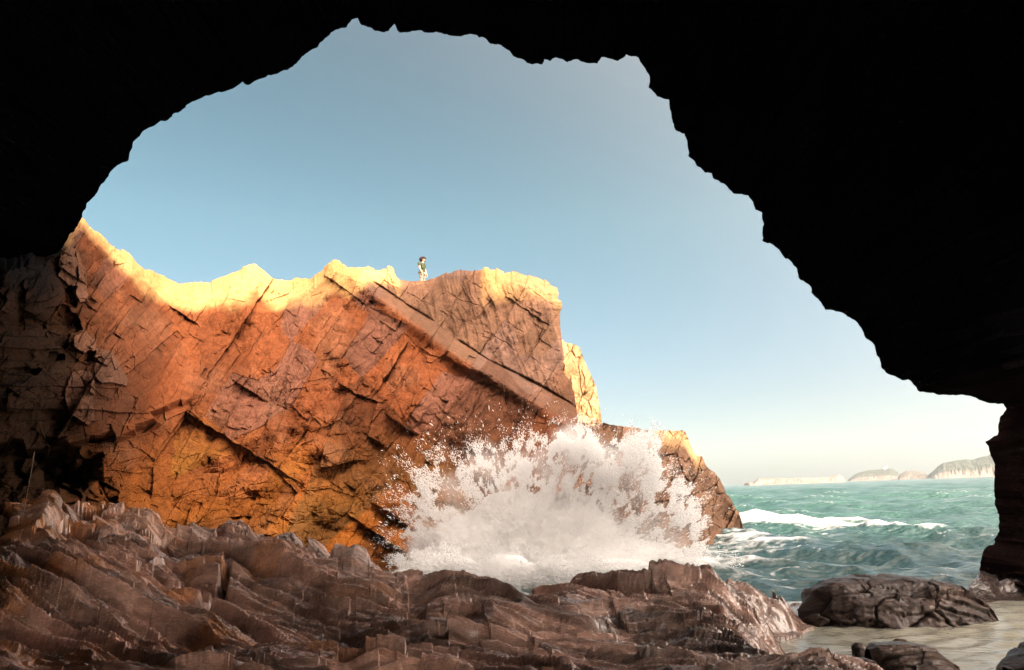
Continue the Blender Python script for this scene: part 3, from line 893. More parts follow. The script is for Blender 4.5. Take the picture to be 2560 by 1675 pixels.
# ------------------------------------------------------------------ boulders
def boulder(name, pxs, top, base, Yc, depth, seed, col, label, zb, amp=.16):
    """rounded, jointed boulder: outline height along its length, real depth; bottom sunk below zb"""
    nu, nv = 220, 150
    xs = np.linspace(pxs[0], pxs[1], nu)
    tpy = interp(top, xs); 
    T = at_y(xs, tpy, np.full(nu, Yc))
    x = T[:, 0]; zt = T[:, 2]
    endt = np.clip(np.minimum((xs-pxs[0]), (pxs[1]-xs))/(pxs[1]-pxs[0])*2, 0, 1)
    hw = depth*.5*np.sqrt(np.clip(1-(1-endt)**2.2, 0.0, 1))+.04
    v = np.linspace(-1, 1, nv)[:, None]
    ang = v*PI*.62
    cy = np.sin(ang); cz = np.cos(ang)
    shp = np.sign(cy)*np.abs(cy)**.8
    X = np.repeat(x[None], nv, 0)
    Yy = Yc + shp*hw[None]
    h = (zt-(zb-.25))
    Z = (zb-.25) + h[None]*np.clip(cz, -1, 1)**1
    Z = np.where(cz > 0, (zb-.25)+h[None]*np.abs(cz)**.75, (zb-.25)+cz*.3)
    a, b = X*1.3, (Yy+Z*1.3)*1.3
    wx = fbm(a*.7, b*.7, seed, 4)
    f1, c1, i1 = facets(a*.9+wx*.5, b*1.2+wx*.3, seed+3, .7, .8, .05, .8)
    f2, c2, i2 = facets(a*2.6+wx*.5, b*3.0, seed+5, .8, .8, .06, .4)
    d = amp*(.8*f1+.35*f2-.5*c1-.2*c2+.8*wx+.22*fbm(a*4, b*4, seed+9, 4, .55)+.25*ridged(a*1.5+b*.8, b*5, seed+12, 3)-.15)
    topk = np.exp(-(v/.16)**2)
    d = d*(1-.65*topk)
    Yy = Yy + np.sin(ang)*d*1.2; Z = Z + cz*d*.9; X = X + .25*d*((endt-1)[None])
    P = np.stack([X, Yy, Z], -1)
    c = .62*np.array(col)*(.65+.5*i1[0]+.25*i2[1])[..., None]
    st = sstep(.1, .6, wx)[..., None]*.5
    c = c*(1-st)+np.array([.13, .065, .04])*st
    o = mesh_obj(name, P.reshape(-1, 3), grid_faces(nv, nu, flip=True), M_BOULDER, smooth=True, col=c.reshape(-1, 3))
    tag(o, label, 'boulder', 'boulders in the tide pool')
    return o


boulder('boulder', (1992, 2480), [(1992, 1520), (2010, 1500), (2035, 1470), (2060, 1456), (2090, 1448), (2130, 1446), (2180, 1444), (2260, 1443), (2320, 1449), (2365, 1460), (2375, 1458), (2400, 1476), (2430, 1500), (2460, 1520), (2480, 1540)],
        None, 10.9, 1.1, 2000, (.075, .045, .036), 'long dark rounded boulder between the tide pool and the sea', POOL_Z)
boulder('boulder', (2172, 2400), [(2172, 1625), (2185, 1612), (2230, 1608), (2290, 1607), (2330, 1618), (2360, 1640), (2385, 1660), (2400, 1680)],
        None, 7.35, .75, 2100, (.12, .07, .052), 'small brown rock standing in the tide pool at the bottom edge', POOL_Z, .10)
boulder('boulder', (2128, 2168), [(2128, 1612), (2140, 1604), (2155, 1606), (2168, 1614)],
        None, 7.95, .16, 2200, (.10, .06, .045), 'tiny flat stone just breaking the tide pool surface', POOL_Z, .03)
boulder('boulder', (2515, 2760), [(2515, 1672), (2535, 1658), (2555, 1640), (2585, 1610), (2650, 1585), (2720, 1600), (2760, 1640)],
        None, 7.3, .9, 2300, (.07, .035, .026), 'reddish rock at the bottom right corner beside the tide pool', POOL_Z, .10)
boulder('boulder', (1960, 2190), [(1960, 1680), (2010, 1668), (2060, 1664), (2110, 1655), (2160, 1646), (2190, 1655)],
        None, 7.0, .5, 2400, (.11, .065, .05), 'low flat rock in front of the small brown rock in the tide pool', POOL_Z, .05)

# ------------------------------------------------------------------ water
def water_mat(name, deep, rough, bump_scale, bump_dist, foam=False, pool=False):
    m, nt, out = new_mat(name)
    L = nt.links
    b = N(nt, 'ShaderNodeBsdfPrincipled', i_Roughness=rough)
    b.inputs['IOR'].default_value = 1.33
    b.inputs['Specular IOR Level'].default_value = 1.0 if pool else .5
    geo = N(nt, 'ShaderNodeNewGeometry')
    mp = N(nt, 'ShaderNodeMapping'); L.new(geo.outputs['Position'], mp.inputs['Vector'])
    mp.inputs['Scale'].default_value = (1, 2.6 if pool else 1.5, 1)
    n1 = N(nt, 'ShaderNodeTexNoise', i_Scale=bump_scale, i_Detail=5.0 if not pool else 2.0, i_Roughness=.55)
    L.new(mp.outputs[0], n1.inputs['Vector'])
    bp = N(nt, 'ShaderNodeBump'); bp.inputs['Strength'].default_value = 1.0; bp.inputs['Distance'].default_value = bump_dist
    hsrc = n1.outputs['Fac']
    if not pool:
        n3 = N(nt, 'ShaderNodeTexNoise', i_Scale=.55, i_Detail=3.0, i_Roughness=.6); L.new(mp.outputs[0], n3.inputs['Vector'])
        mm = N(nt, 'ShaderNodeMath', operation='MULTIPLY_ADD'); L.new(n3.outputs['Fac'], mm.inputs[0]); mm.inputs[1].default_value = 3.5; L.new(hsrc, mm.inputs[2]); hsrc = mm.outputs[0]
    L.new(hsrc, bp.inputs['Height']); L.new(bp.outputs[0], b.inputs['Normal'])
    if foam:
        att = N(nt, 'ShaderNodeAttribute', attribute_name='Col')
        sep = N(nt, 'ShaderNodeSeparateColor'); L.new(att.outputs['Color'], sep.inputs[0])
        nf = N(nt, 'ShaderNodeTexNoise', i_Scale=2.2, i_Detail=9.0, i_Roughness=.68); L.new(mp.outputs[0], nf.inputs['Vector'])
        ad = N(nt, 'ShaderNodeMath', operation='ADD'); L.new(sep.outputs[0], ad.inputs[0]); L.new(nf.outputs['Fac'], ad.inputs[1])
        mr = N(nt, 'ShaderNodeMapRange'); L.new(ad.outputs[0], mr.inputs[0]); mr.inputs[1].default_value = .84; mr.inputs[2].default_value = 1.35
        tint = mixrgb(nt, 'MIX', sep.outputs[1], (*deep[0], 1), (*deep[1], 1))
        colr = mixrgb(nt, 'MIX', mr.outputs[0], tint, (.60, .61, .61, 1))
        L.new(colr, b.inputs['Base Color'])
        rg = N(nt, 'ShaderNodeMapRange'); L.new(mr.outputs[0], rg.inputs[0]); rg.inputs[3].default_value = rough; rg.inputs[4].default_value = .7
        L.new(rg.outputs[0], b.inputs['Roughness'])
    else:
        b.inputs['Base Color'].default_value = (*deep[0], 1)
    L.new(b.outputs[0], out.inputs['Surface'])
    return m


M_SEA = water_mat('sea_water', ((.012, .040, .043), (.028, .074, .060)), .14, 2.2, .10, foam=True)
M_POOL = water_mat('pool_water', ((.30, .295, .24),), .03, 5.5, .018, pool=True)


def build_sea():
    nu, nr_ = 1050, 760
    th = np.linspace(R(-52), R(100), nu)
    q = np.linspace(0, 1, nr_)
    r = 9.5*(2500/9.5)**(q**1.35)
    Rg = np.repeat(r[:, None], nu, 1)
    X = Rg*np.sin(th)[None]; Y = Rg*np.cos(th)[None]
    z = np.zeros_like(X); dx = np.zeros_like(X); dy = np.zeros_like(X)
    cell = Rg*(th[1]-th[0])
    step = np.gradient(r)[:, None]
    rs = np.random.default_rng(3)
    for i in range(70):
        lam = .7*(26/.7)**(rs.random()**1.2)
        kk = 2*PI/lam
        a = .0155*lam**.86*(.5+rs.random())
        d = R(250)+rs.normal()*.75
        ph = rs.random()*2*PI
        fade = sstep(.5, .16, np.maximum(cell, step)/lam)
        arg = kk*(X*math.cos(d)+Y*math.sin(d))+ph
        z += fade*a*np.sin(arg)
        dx -= fade*a*.8*math.cos(d)*-np.cos(arg); dy -= fade*a*.8*math.sin(d)*-np.cos(arg)
    fade_far = sstep(3000, 200, Rg)
    z *= .56*np.clip(fade_far+.3, 0, 1)
    # breaking wave crossing behind the shadow line
    wl = at_z(np.array([1840, 1900, 2000, 2150, 2300, 2500, 2700]), np.array([1308, 1302, 1304, 1312, 1316, 1320, 1325]), .2)
    pl = [(p[0], p[1]) for p in wl]
    wig = fbm(X*.25, Y*.25, 810, 4)*1.6
    d, s_, t = poly_dist(X, Y, pl)
    d = d + wig
    stren = np.interp(t, [0, .12, .5, .62, .75, 1], [.9, 1, 1, .55, .35, .3])
    crest = np.exp(-(np.clip(d, -9, 99)/1.5)**2)*stren
    z += .26*crest*(.7+.6*fbm(X*.9, Y*.9, 820, 4))
    lum = ridged(X*1.3, Y*1.3, 830, 4)
    z += .16*crest*lum
    foam = .62*np.exp(-(np.clip(np.abs(d)-.3, 0, 99)/.6)**2)*stren*np.clip(.75+1.1*fbm(X*.5, Y*.8, 823, 4), .1, 1.3)
    foam += .26*np.exp(-(np.clip(np.abs(d)-1., 0, 99)/4.0)**2)*stren*(s_*0+1)
    # churned water near the splash and along the rocks
    sp = at_z(1480, 1440, 0)
    ds = np.hypot((X-sp[0])/7.5, (Y-sp[1])/5.0)
    foam += .45*np.exp(-ds**2*1.3)
    tip = at_z(1850, 1368, 0); dt = np.hypot(X-tip[0], Y-tip[1])
    foam += .5*np.exp(-(dt/2.6)**2)
    near = sstep(26, 13, Y)
    foam += .16*near*sstep(-.1, .5, fbm(X*.5, Y*.5, 840, 4))
    streak = ridged(X*.35+fbm(X*.2, Y*.2, 850, 3)*2, Y*.75+fbm(X*.3, Y*.3, 851, 3)*2, 855, 4)
    foam += .40*sstep(.68, .98, streak)*sstep(60, 25, Y)
    foam += .36*sstep(.16, .42, z)*sstep(400, 60, Y)
    foam += .30*sstep(.42, .6, fbm(X*.12, Y*.35, 860, 5))*sstep(900, 100, Y)
    offshore = sstep(22, 60, Y)  # mixes towards the paler green further out
    pt = np.clip(.25+.65*offshore+.35*fbm(X*.05, Y*.12, 870, 4), 0, 1)
    c = np.stack([np.clip(foam, 0, 1.3), pt, np.zeros_like(X)], -1)
    P = np.stack([X+dx*.7, Y+dy*.7, z], -1)
    o = mesh_obj('sea', P.reshape(-1, 3), grid_faces(nr_, nu, flip=True), M_SEA, smooth=True, col=c.reshape(-1, 3))
    return tag(o, 'green sea with whitecaps and a breaking wave beyond the rocks', 'sea', kind='structure')


sea = build_sea()


def build_pool():
    nx, ny = 260, 200
    xs = np.linspace(2.2, 14, nx); ys = np.linspace(4.5, 12.4, ny)
    X, Y = np.meshgrid(xs, ys)
    d = np.hypot(X-5.2, Y-10.2)
    z = POOL_Z + .009*np.sin(X*3+Y*9+2*fbm(X*.6, Y*.6, 880, 3)) + .007*np.sin(-X*5+Y*15+3*fbm(X*.5, Y*.5, 881, 3)) + .009*np.sin(d*17+2*fbm(X, Y, 883, 3))*np.exp(-d/3)
    P = np.stack([X, Y, z], -1)
    o = mesh_obj('tide_pool', P.reshape(-1, 3), grid_faces(ny, nx), M_POOL, smooth=True)
    return tag(o, 'still tide pool reflecting the pale sky', 'tide pool', kind='structure')


build_pool()

# ------------------------------------------------------------------ breaking splash
SPL = empty('wave_splash', tuple(at_z(1350, 1430, 0)))
tag(SPL, 'huge white burst of spray where a wave hits the rocks below the orange cliff', 'splash')
SY = 20.5


def sw(px, py, Y=SY):
    return at_y(px, py, Y)


# lobes of the burst: centre px, py, radius px x, y, weight, kind of depth
LOBES = [(1210, 1370, 170, 110, 1.0, 20.5), (1390, 1360, 200, 120, 1.0, 20.5), (1560, 1405, 190, 70, .8, 20.), (1100, 1385, 95, 80, .8, 20.5), (1280, 1290, 110, 80, .9, 20.5), (1430, 1285, 80, 75, .7, 20.5),
         (1700, 1415, 130, 36, .6, 20.), (1110, 1425, 110, 52, .9, 16.5), (1250, 1440, 130, 62, 1., 16.), (1390, 1440, 120, 50, .9, 16.), (1540, 1425, 130, 40, .7, 16.5)]
JETS = [(1095, 1225, 60, 90, .35), (1060, 1300, 45, 90, .5), (1150, 1220, 70, 75, .45), (1205, 1175, 50, 60, .5), (1260, 1190, 60, 75, .65), (1325, 1170, 60, 75, .8), (1355, 1200, 50, 90, .8),
        (1430, 1132, 55, 60, 2.0), (1400, 1180, 60, 70, 1.2), (1480, 1150, 60, 45, 1.3), (1550, 1160, 70, 50, 1.3), (1610, 1145, 42, 62, 1.5), (1600, 1210, 60, 70, 1.0), (1480, 1220, 90, 70, .9),
        (1690, 1260, 50, 60, .6), (1650, 1310, 90, 60, .8), (1560, 1290, 120, 80, .9), (1720, 1330, 50, 60, .5), (1040, 1400, 40, 50, .7), (1030, 1230, 60, 100, .14), (1020, 1370, 50, 60, .16)]


def build_droplets():
    rs = np.random.default_rng(8)
    pts = []; size = []
    org = np.array([1330., 1520.])

    def lobe(n, cx, cy, rx, ry, smin, smax, dep, hollow=0., YY=SY):
        a = rs.normal(size=(n, 3))
        a /= np.linalg.norm(a, axis=1)[:, None]
        rr = rs.random(n)**(1/ (2.2 if not hollow else 3.5))
        x = cx+a[:, 0]*rr*rx*1.25; y = cy+a[:, 1]*rr*ry*1.25
        dpt = YY + a[:, 2]*rr*dep
        # radial streaks away from the foot of the burst, broken into strings of drops
        ang = np.arctan2(org[1]-y, x-org[0]); rad = np.hypot(x-org[0], y-org[1])
        st = fbm(ang*7, rad/110., 900, 3)*.55 + fbm(ang*24, rad/45., 903, 3)*.5 + fbm(x/55., y/55., 905, 4)*.85 + fbm(x/16.+y/40., y/22., 908, 3)*.45
        keep = rs.random(n) < np.clip(.42+st*2.4, .02, 1)
        x, y, dpt = x[keep], y[keep], dpt[keep]
        pts.append(at_y(x, y, dpt))
        s = smin+(smax-smin)*rs.random(keep.sum())**3.2
        size.append(s)
    for (cx, cy, rx, ry, w) in JETS:
        lobe(int((14500 if cy < 1260 else 19000)*w), cx, cy, rx, ry, .005, .021, 1.2)
    for (cx, cy, rx, ry, w) in JETS:
        lobe(int(6000*w), cx, cy-4, rx*1.45, ry*1.35, .004, .016, 1.6)
    for (cx, cy, rx, ry, w, yy) in LOBES:
        lobe(int(15000*w), cx, cy-10, rx, ry*1.1, .005, .019, 2.0 if yy > 18 else .8, 1, yy)
    # stray drops thrown wide
    lobe(5000, 1330, 1240, 330, 200, .005, .024, 2.2)
    lobe(2200, 1030, 1330, 90, 150, .005, .020, 1.4)
    lobe(3600, 1640, 1290, 150, 130, .005, .022, 1.6)
    P = np.concatenate(pts); s = np.concatenate(size)
    ok = P[:, 2] > .05
    P, s = P[ok], s[ok]
    n = len(P)
    # octahedral drops drawn out along the flight direction
    o3 = at_z(1330, 1470, -.5)
    d = P-o3; d[:, 2] = d[:, 2]*.9+.4; d /= np.linalg.norm(d, axis=1)[:, None]
    d += rs.normal(size=d.shape)*.35; d /= np.linalg.norm(d, axis=1)[:, None]
    e1 = np.cross(d, rs.normal(size=d.shape)); e1 /= np.linalg.norm(e1, axis=1)[:, None]
    e2 = np.cross(d, e1)
    el = (1.3+3.6*rs.random(n)**2)[:, None]
    s = s[:, None]
    V = np.stack([P+d*s*el, P-d*s*el*.8, P+e1*s*.8, P-e1*s*.8, P+e2*s*.8, P-e2*s*.8], 1)
    F = np.array([[0, 2, 4], [0, 4, 3], [0, 3, 5], [0, 5, 2], [1, 4, 2], [1, 3, 4], [1, 5, 3], [1, 2, 5]])
    faces = (np.arange(n)[:, None, None]*6+F[None]).reshape(-1, 3)
    V = V.reshape(-1, 3)-np.array(SPL.location)
    m, nt, out = new_mat('white_spray')
    b = N(nt, 'ShaderNodeBsdfDiffuse'); b.inputs[0].default_value = (.97, .97, .97, 1)
    t = N(nt, 'ShaderNodeBsdfTranslucent'); t.inputs[0].default_value = (.97, .97, .97, 1)
    mx = N(nt, 'ShaderNodeMixShader'); mx.inputs[0].default_value = .5
    nt.links.new(b.outputs[0], mx.inputs[1]); nt.links.new(t.outputs[0], mx.inputs[2]); nt.links.new(mx.outputs[0], out.inputs['Surface'])
    o = mesh_obj('spray_droplets', V, faces, m, SPL, smooth=True)
    tag(o, kind='stuff')
    print('droplets', n)
    return o


build_droplets()


def build_mist():
    """one closed lumpy hull filled with a thick mist of fine water"""
    lobes = []
    for (cx, cy, rx, ry, w, yy) in LOBES:
        c = sw(cx, cy, yy); k = yy/FPX
        lobes.append((c, (rx*k*1.15, min(rx*k*1.0, 2.4), ry*k*1.15), 1.1*w))
    for (cx, cy, rx, ry, w) in [(1425, 1125, 55, 60, .75), (1385, 1190, 60, 80, .4), (1500, 1150, 85, 42, .5), (1600, 1150, 48, 70, .5), (1560, 1215, 90, 60, .3), (1300, 1180, 45, 70, .3), (1640, 1330, 90, 60, .3), (1220, 1170, 60, 60, .3), (1150, 1230, 70, 60, .25), (1080, 1310, 50, 70, .25)]:
        c = sw(cx, cy, SY+.2); k = SY/FPX
        lobes.append((c, (rx*k*1.25, 1.1, ry*k*1.25), 1.1*w))
    lo = np.min([c-np.array(r) for c, r, _ in lobes], 0)-.2; hi = np.max([c+np.array(r) for c, r, _ in lobes], 0)+.2
    lo[2] = .02
    bm = bmesh.new()
    bmesh.ops.create_cube(bm, size=1)
    for v in bm.verts:
        v.co = Vector([(lo[i]+hi[i])/2 + v.co[i]*(hi[i]-lo[i]) - SPL.location[i] for i in range(3)])
    me = bpy.data.meshes.new('spray_mist'); bm.to_mesh(me); bm.free()
    m, nt, out = new_mat('spray_mist_volume')
    L = nt.links
    geo = N(nt, 'ShaderNodeNewGeometry')
    ns = N(nt, 'ShaderNodeTexNoise', i_Scale=1.15, i_Detail=5.0, i_Roughness=.62)
    L.new(geo.outputs['Position'], ns.inputs['Vector'])
    wr = N(nt, 'ShaderNodeVectorMath', operation='MULTIPLY_ADD')
    sub = N(nt, 'ShaderNodeVectorMath', operation='SUBTRACT'); L.new(ns.outputs['Color'], sub.inputs[0]); sub.inputs[1].default_value = (.5, .5, .5)
    L.new(sub.outputs[0], wr.inputs[0]); wr.inputs[1].default_value = (1.3, 1.3, 1.3); L.new(geo.outputs['Position'], wr.inputs[2])
    total = None
    for c, r, w in lobes:
        s1 = N(nt, 'ShaderNodeVectorMath', operation='SUBTRACT'); L.new(wr.outputs[0], s1.inputs[0]); s1.inputs[1].default_value = c
        s2 = N(nt, 'ShaderNodeVectorMath', operation='DIVIDE'); L.new(s1.outputs[0], s2.inputs[0]); s2.inputs[1].default_value = r
        ln = N(nt, 'ShaderNodeVectorMath', operation='LENGTH'); L.new(s2.outputs[0], ln.inputs[0])
        mr = N(nt, 'ShaderNodeMapRange'); mr.interpolation_type = 'SMOOTHSTEP'; L.new(ln.outputs['Value'], mr.inputs[0])
        mr.inputs[1].default_value = 1.0; mr.inputs[2].default_value = .45; mr.inputs[3].default_value = 0; mr.inputs[4].default_value = w
        if total is None: total = mr.outputs[0]
        else:
            a = N(nt, 'ShaderNodeMath', operation='MAXIMUM'); L.new(total, a.inputs[0]); L.new(mr.outputs[0], a.inputs[1]); total = a.outputs[0]
    nm = N(nt, 'ShaderNodeMapRange'); L.new(ns.outputs['Fac'], nm.inputs[0])
    nm.inputs[1].default_value = .38; nm.inputs[2].default_value = .62; nm.inputs[3].default_value = .25; nm.inputs[4].default_value = 1.6
    mul = N(nt, 'ShaderNodeMath', operation='MULTIPLY'); L.new(total, mul.inputs[0]); L.new(nm.outputs[0], mul.inputs[1])
    pv = N(nt, 'ShaderNodeVolumePrincipled'); pv.inputs['Color'].default_value = (.995, .99, .985, 1); pv.inputs['Anisotropy'].default_value = .0
    L.new(mul.outputs[0], pv.inputs['Density'])
    L.new(pv.outputs[0], out.inputs['Volume'])
    me.materials.append(m)
    o = bpy.data.objects.new('spray_mist', me); COL.objects.link(o); o.parent = SPL
    tag(o, kind='stuff')
    return o


build_mist()


def build_core():
    V = []; F = []
    for i, (cx, cy, rx, ry, w, yy) in enumerate(LOBES):
        c = sw(cx, cy+14, yy+.4); k = yy/FPX
        bm = bmesh.new(); bmesh.ops.create_icosphere(bm, subdivisions=6, radius=1)
        v = np.array([q.co[:] for q in bm.verts]); f = np.array([[q.index for q in p.verts] for p in bm.faces]); bm.free()
        a = np.arctan2(v[:, 0], -v[:, 1]); b = v[:, 2]
        n = .22*fbm(a*2.2+i*9, b*2.2, 950, 3)+.16*ridged(a*4.5+i*5, b*4.5, 953, 3)+.12*ridged(a*12+i*5, b*12, 956, 3)+.06*fbm(a*30, b*30+i, 958, 2)
        v = v*(.62+n)[:, None]*np.array([rx*k, min(rx*k, 1.5), ry*k*1.1]) + c
        F.append(f+sum(len(x) for x in V)); V.append(v)
    V = np.concatenate(V); V[:, 2] = np.maximum(V[:, 2], .02+.1*fbm(V[:, 0]*3, V[:, 1]*3, 3, 2))
    m = bpy.data.materials['white_spray']
    o = mesh_obj('foam_core', V-np.array(SPL.location), np.concatenate(F), m, SPL, smooth=True)
    return tag(o, kind='stuff')


build_core()

# ------------------------------------------------------------------ islands on the horizon
def island(name, prof, Yd, seed, label, green, pale_h, depth):
    prof = [(p[0], p[1]) for p in prof]
    x0, x1 = prof[0][0], prof[-1][0]
    n = 220
    px = np.linspace(x0, x1, n)
    top = at_y(px, interp(prof, px), np.full(n, Yd))
    H = np.maximum(top[:, 2], .6)
    w = sstep(0, .06, np.linspace(0, 1, n))*sstep(1, .94, np.linspace(0, 1, n))
    nv = 90
    rows = []; cols = []
    for j in range(nv):
        v = j/(nv-1)*2-1                                   # front (-1) to back (1)
        env = np.clip(1-abs(v), 0, 1)
        a = env
        h = np.where(a < .25, a/.25*pale_h, pale_h+(1-pale_h)*np.sin((a-.25)/.75*PI/2))
        yy = Yd + v*depth*(.35+.65*w)
        nz = fbm(px/14., np.full(n, v*7), seed, 4, .6)
        jag = ridged(px/7., np.full(n, v*3), seed+5, 3)-.6
        hh = H*np.clip(h + .10*nz*sstep(0, .2, a)*sstep(1, .8, a) + .12*jag*sstep(0, .1, a)*sstep(.5, .25, a), 0, 1.0)
        d = top[:, :2]/top[:, 1:2]
        rows.append(np.stack([d[:, 0]*yy, yy, hh-1.0*(a <= .001)], 1))
        g = sstep(.30, .42, h+.28*nz+.1*jag)*green
        pale = np.array([.20, .148, .122])*(.85+.5*jag[:, None]+.3*nz[:, None]); veg = np.array([.055, .058, .040])*(.8+.5*nz[:, None])
        cols.append(np.clip(pale*(1-g[:, None])+veg*g[:, None], .02, 1))
    P = np.array(rows); c = np.array(cols)
    o = mesh_obj(name, P.reshape(-1, 3), grid_faces(nv, n), M_ISLE, smooth=True, col=c.reshape(-1, 3))
    tag(o, label, 'island', 'islands on the horizon')
    return o, top, px


def z1(x, y): return (1850+x*.2983, 1100+y*.2983)


ISG = 'islands on the horizon'
reef = [z1(30, 362), z1(70, 355), z1(115, 358), z1(130, 338), z1(160, 318), z1(260, 322), z1(330, 318), z1(420, 322), z1(520, 315), z1(600, 316), z1(690, 314), z1(760, 308), z1(800, 296), z1(820, 290), z1(850, 297), z1(880, 330)]
island('island', reef, 950, 3000, 'low flat pale rock reef, the leftmost on the horizon', .0, .75, 40)
li = [z1(900, 335), z1(925, 318), z1(960, 290), z1(1000, 272), z1(1070, 254), z1(1150, 248), z1(1200, 243), z1(1250, 237), z1(1280, 243), z1(1310, 262), z1(1340, 285), z1(1350, 318)]
_, litop, lipx = island('island', li, 1500, 3100, 'low green island crowned by a tiny white lighthouse', 1.0, .30, 110)
island('island', [z1(1318, 318), z1(1340, 288), z1(1375, 268), z1(1400, 256), z1(1440, 260), z1(1490, 258), z1(1530, 268), z1(1560, 282), z1(1590, 300), z1(1605, 315)],
       1350, 3200, 'small brownish islet between the lighthouse island and the big green island', .55, .35, 70)
island('island', [z1(1560, 315), z1(1580, 290), z1(1620, 258), z1(1665, 215), z1(1700, 195), z1(1750, 182), z1(1840, 168), z1(1900, 162), z1(1940, 168), z1(1990, 152), z1(2060, 135), z1(2100, 125), z1(2160, 105), z1(2300, 80), z1(2450, 120), z1(2600, 220), z1(2700, 310)],
       1250, 3300, 'largest green island with white sea cliffs, beside the dark cave pillar', 1.0, .42, 120)
# lighthouse
k = np.abs(lipx-2218).argmin()
lt = empty('lighthouse', (float(litop[k, 0]), float(litop[k, 1]), float(litop[k, 2])-.6))
lt.scale = (.6, .6, .6)
tag(lt, 'tiny white lighthouse on top of the low green island', 'lighthouse')
M_WHITE = plain_mat('white_wall', (.8, .8, .78), .6)
M_DARK = plain_mat('lantern_dark', (.25, .26, .27), .4)


def lathe(prof, n=20):
    V = []; F = []
    for (r_, z_) in prof:
        for i in range(n):
            a = 2*PI*i/n; V.append((r_*math.cos(a), r_*math.sin(a), z_))
    for j in range(len(prof)-1):
        for i in range(n):
            F.append((j*n+i, j*n+(i+1) % n, (j+1)*n+(i+1) % n, (j+1)*n+i))
    return np.array(V), np.array(F)


V, F = lathe([(1.9, 0), (1.6, 3), (1.35, 8.5), (1.9, 8.6), (1.9, 9.0), (1.1, 9.05), (0.01, 9.06)]); mesh_obj('tower', V, F, M_WHITE, lt, True)
V, F = lathe([(1.0, 9.0), (1.0, 10.8), (1.2, 10.85), (.6, 11.6), (.01, 12)]); mesh_obj('lantern', V, F, M_DARK, lt, True)
bm = bmesh.new(); bmesh.ops.create_cube(bm, size=1)
for v in bm.verts: v.co = Vector((v.co.x*9-7.5, v.co.y*5, v.co.z*3.6+1.8))
for v in [v for v in bm.verts if v.co.z > 3]: v.co.y *= .35; v.co.z += .8
me = bpy.data.meshes.new('keeper_house'); bm.to_mesh(me); bm.free(); me.materials.append(M_WHITE)
kh = bpy.data.objects.new('keeper_house', me); COL.objects.link(kh); kh.parent = lt

# ------------------------------------------------------------------ the person on the cliff
def skin_mesh(name, nodes, edges, mat, parent, levels=2, root=0):
    me = bpy.data.meshes.new(name)
    me.from_pydata([n[0] for n in nodes], edges, [])
    o = bpy.data.objects.new(name, me); COL.objects.link(o)
    sm = o.modifiers.new('skin', 'SKIN'); sm.use_smooth_shade = True
    sv = me.skin_vertices[0].data
    for i, n in enumerate(nodes):
        r_ = n[1]; sv[i].radius = (r_, r_) if not isinstance(r_, tuple) else r_
        sv[i].use_root = (i == root)
    ss = o.modifiers.new('sub', 'SUBSURF'); ss.levels = levels; ss.render_levels = levels
    dg = bpy.context.evaluated_depsgraph_get()
    me2 = bpy.data.meshes.new_from_object(o.evaluated_get(dg))
    bpy.data.objects.remove(o)
    me2.name = name
    me2.materials.clear(); me2.materials.append(mat)
    for p in me2.polygons: p.use_smooth = True
    o2 = bpy.data.objects.new(name, me2); COL.objects.link(o2)
    if parent is not None: o2.parent = parent
    return o2


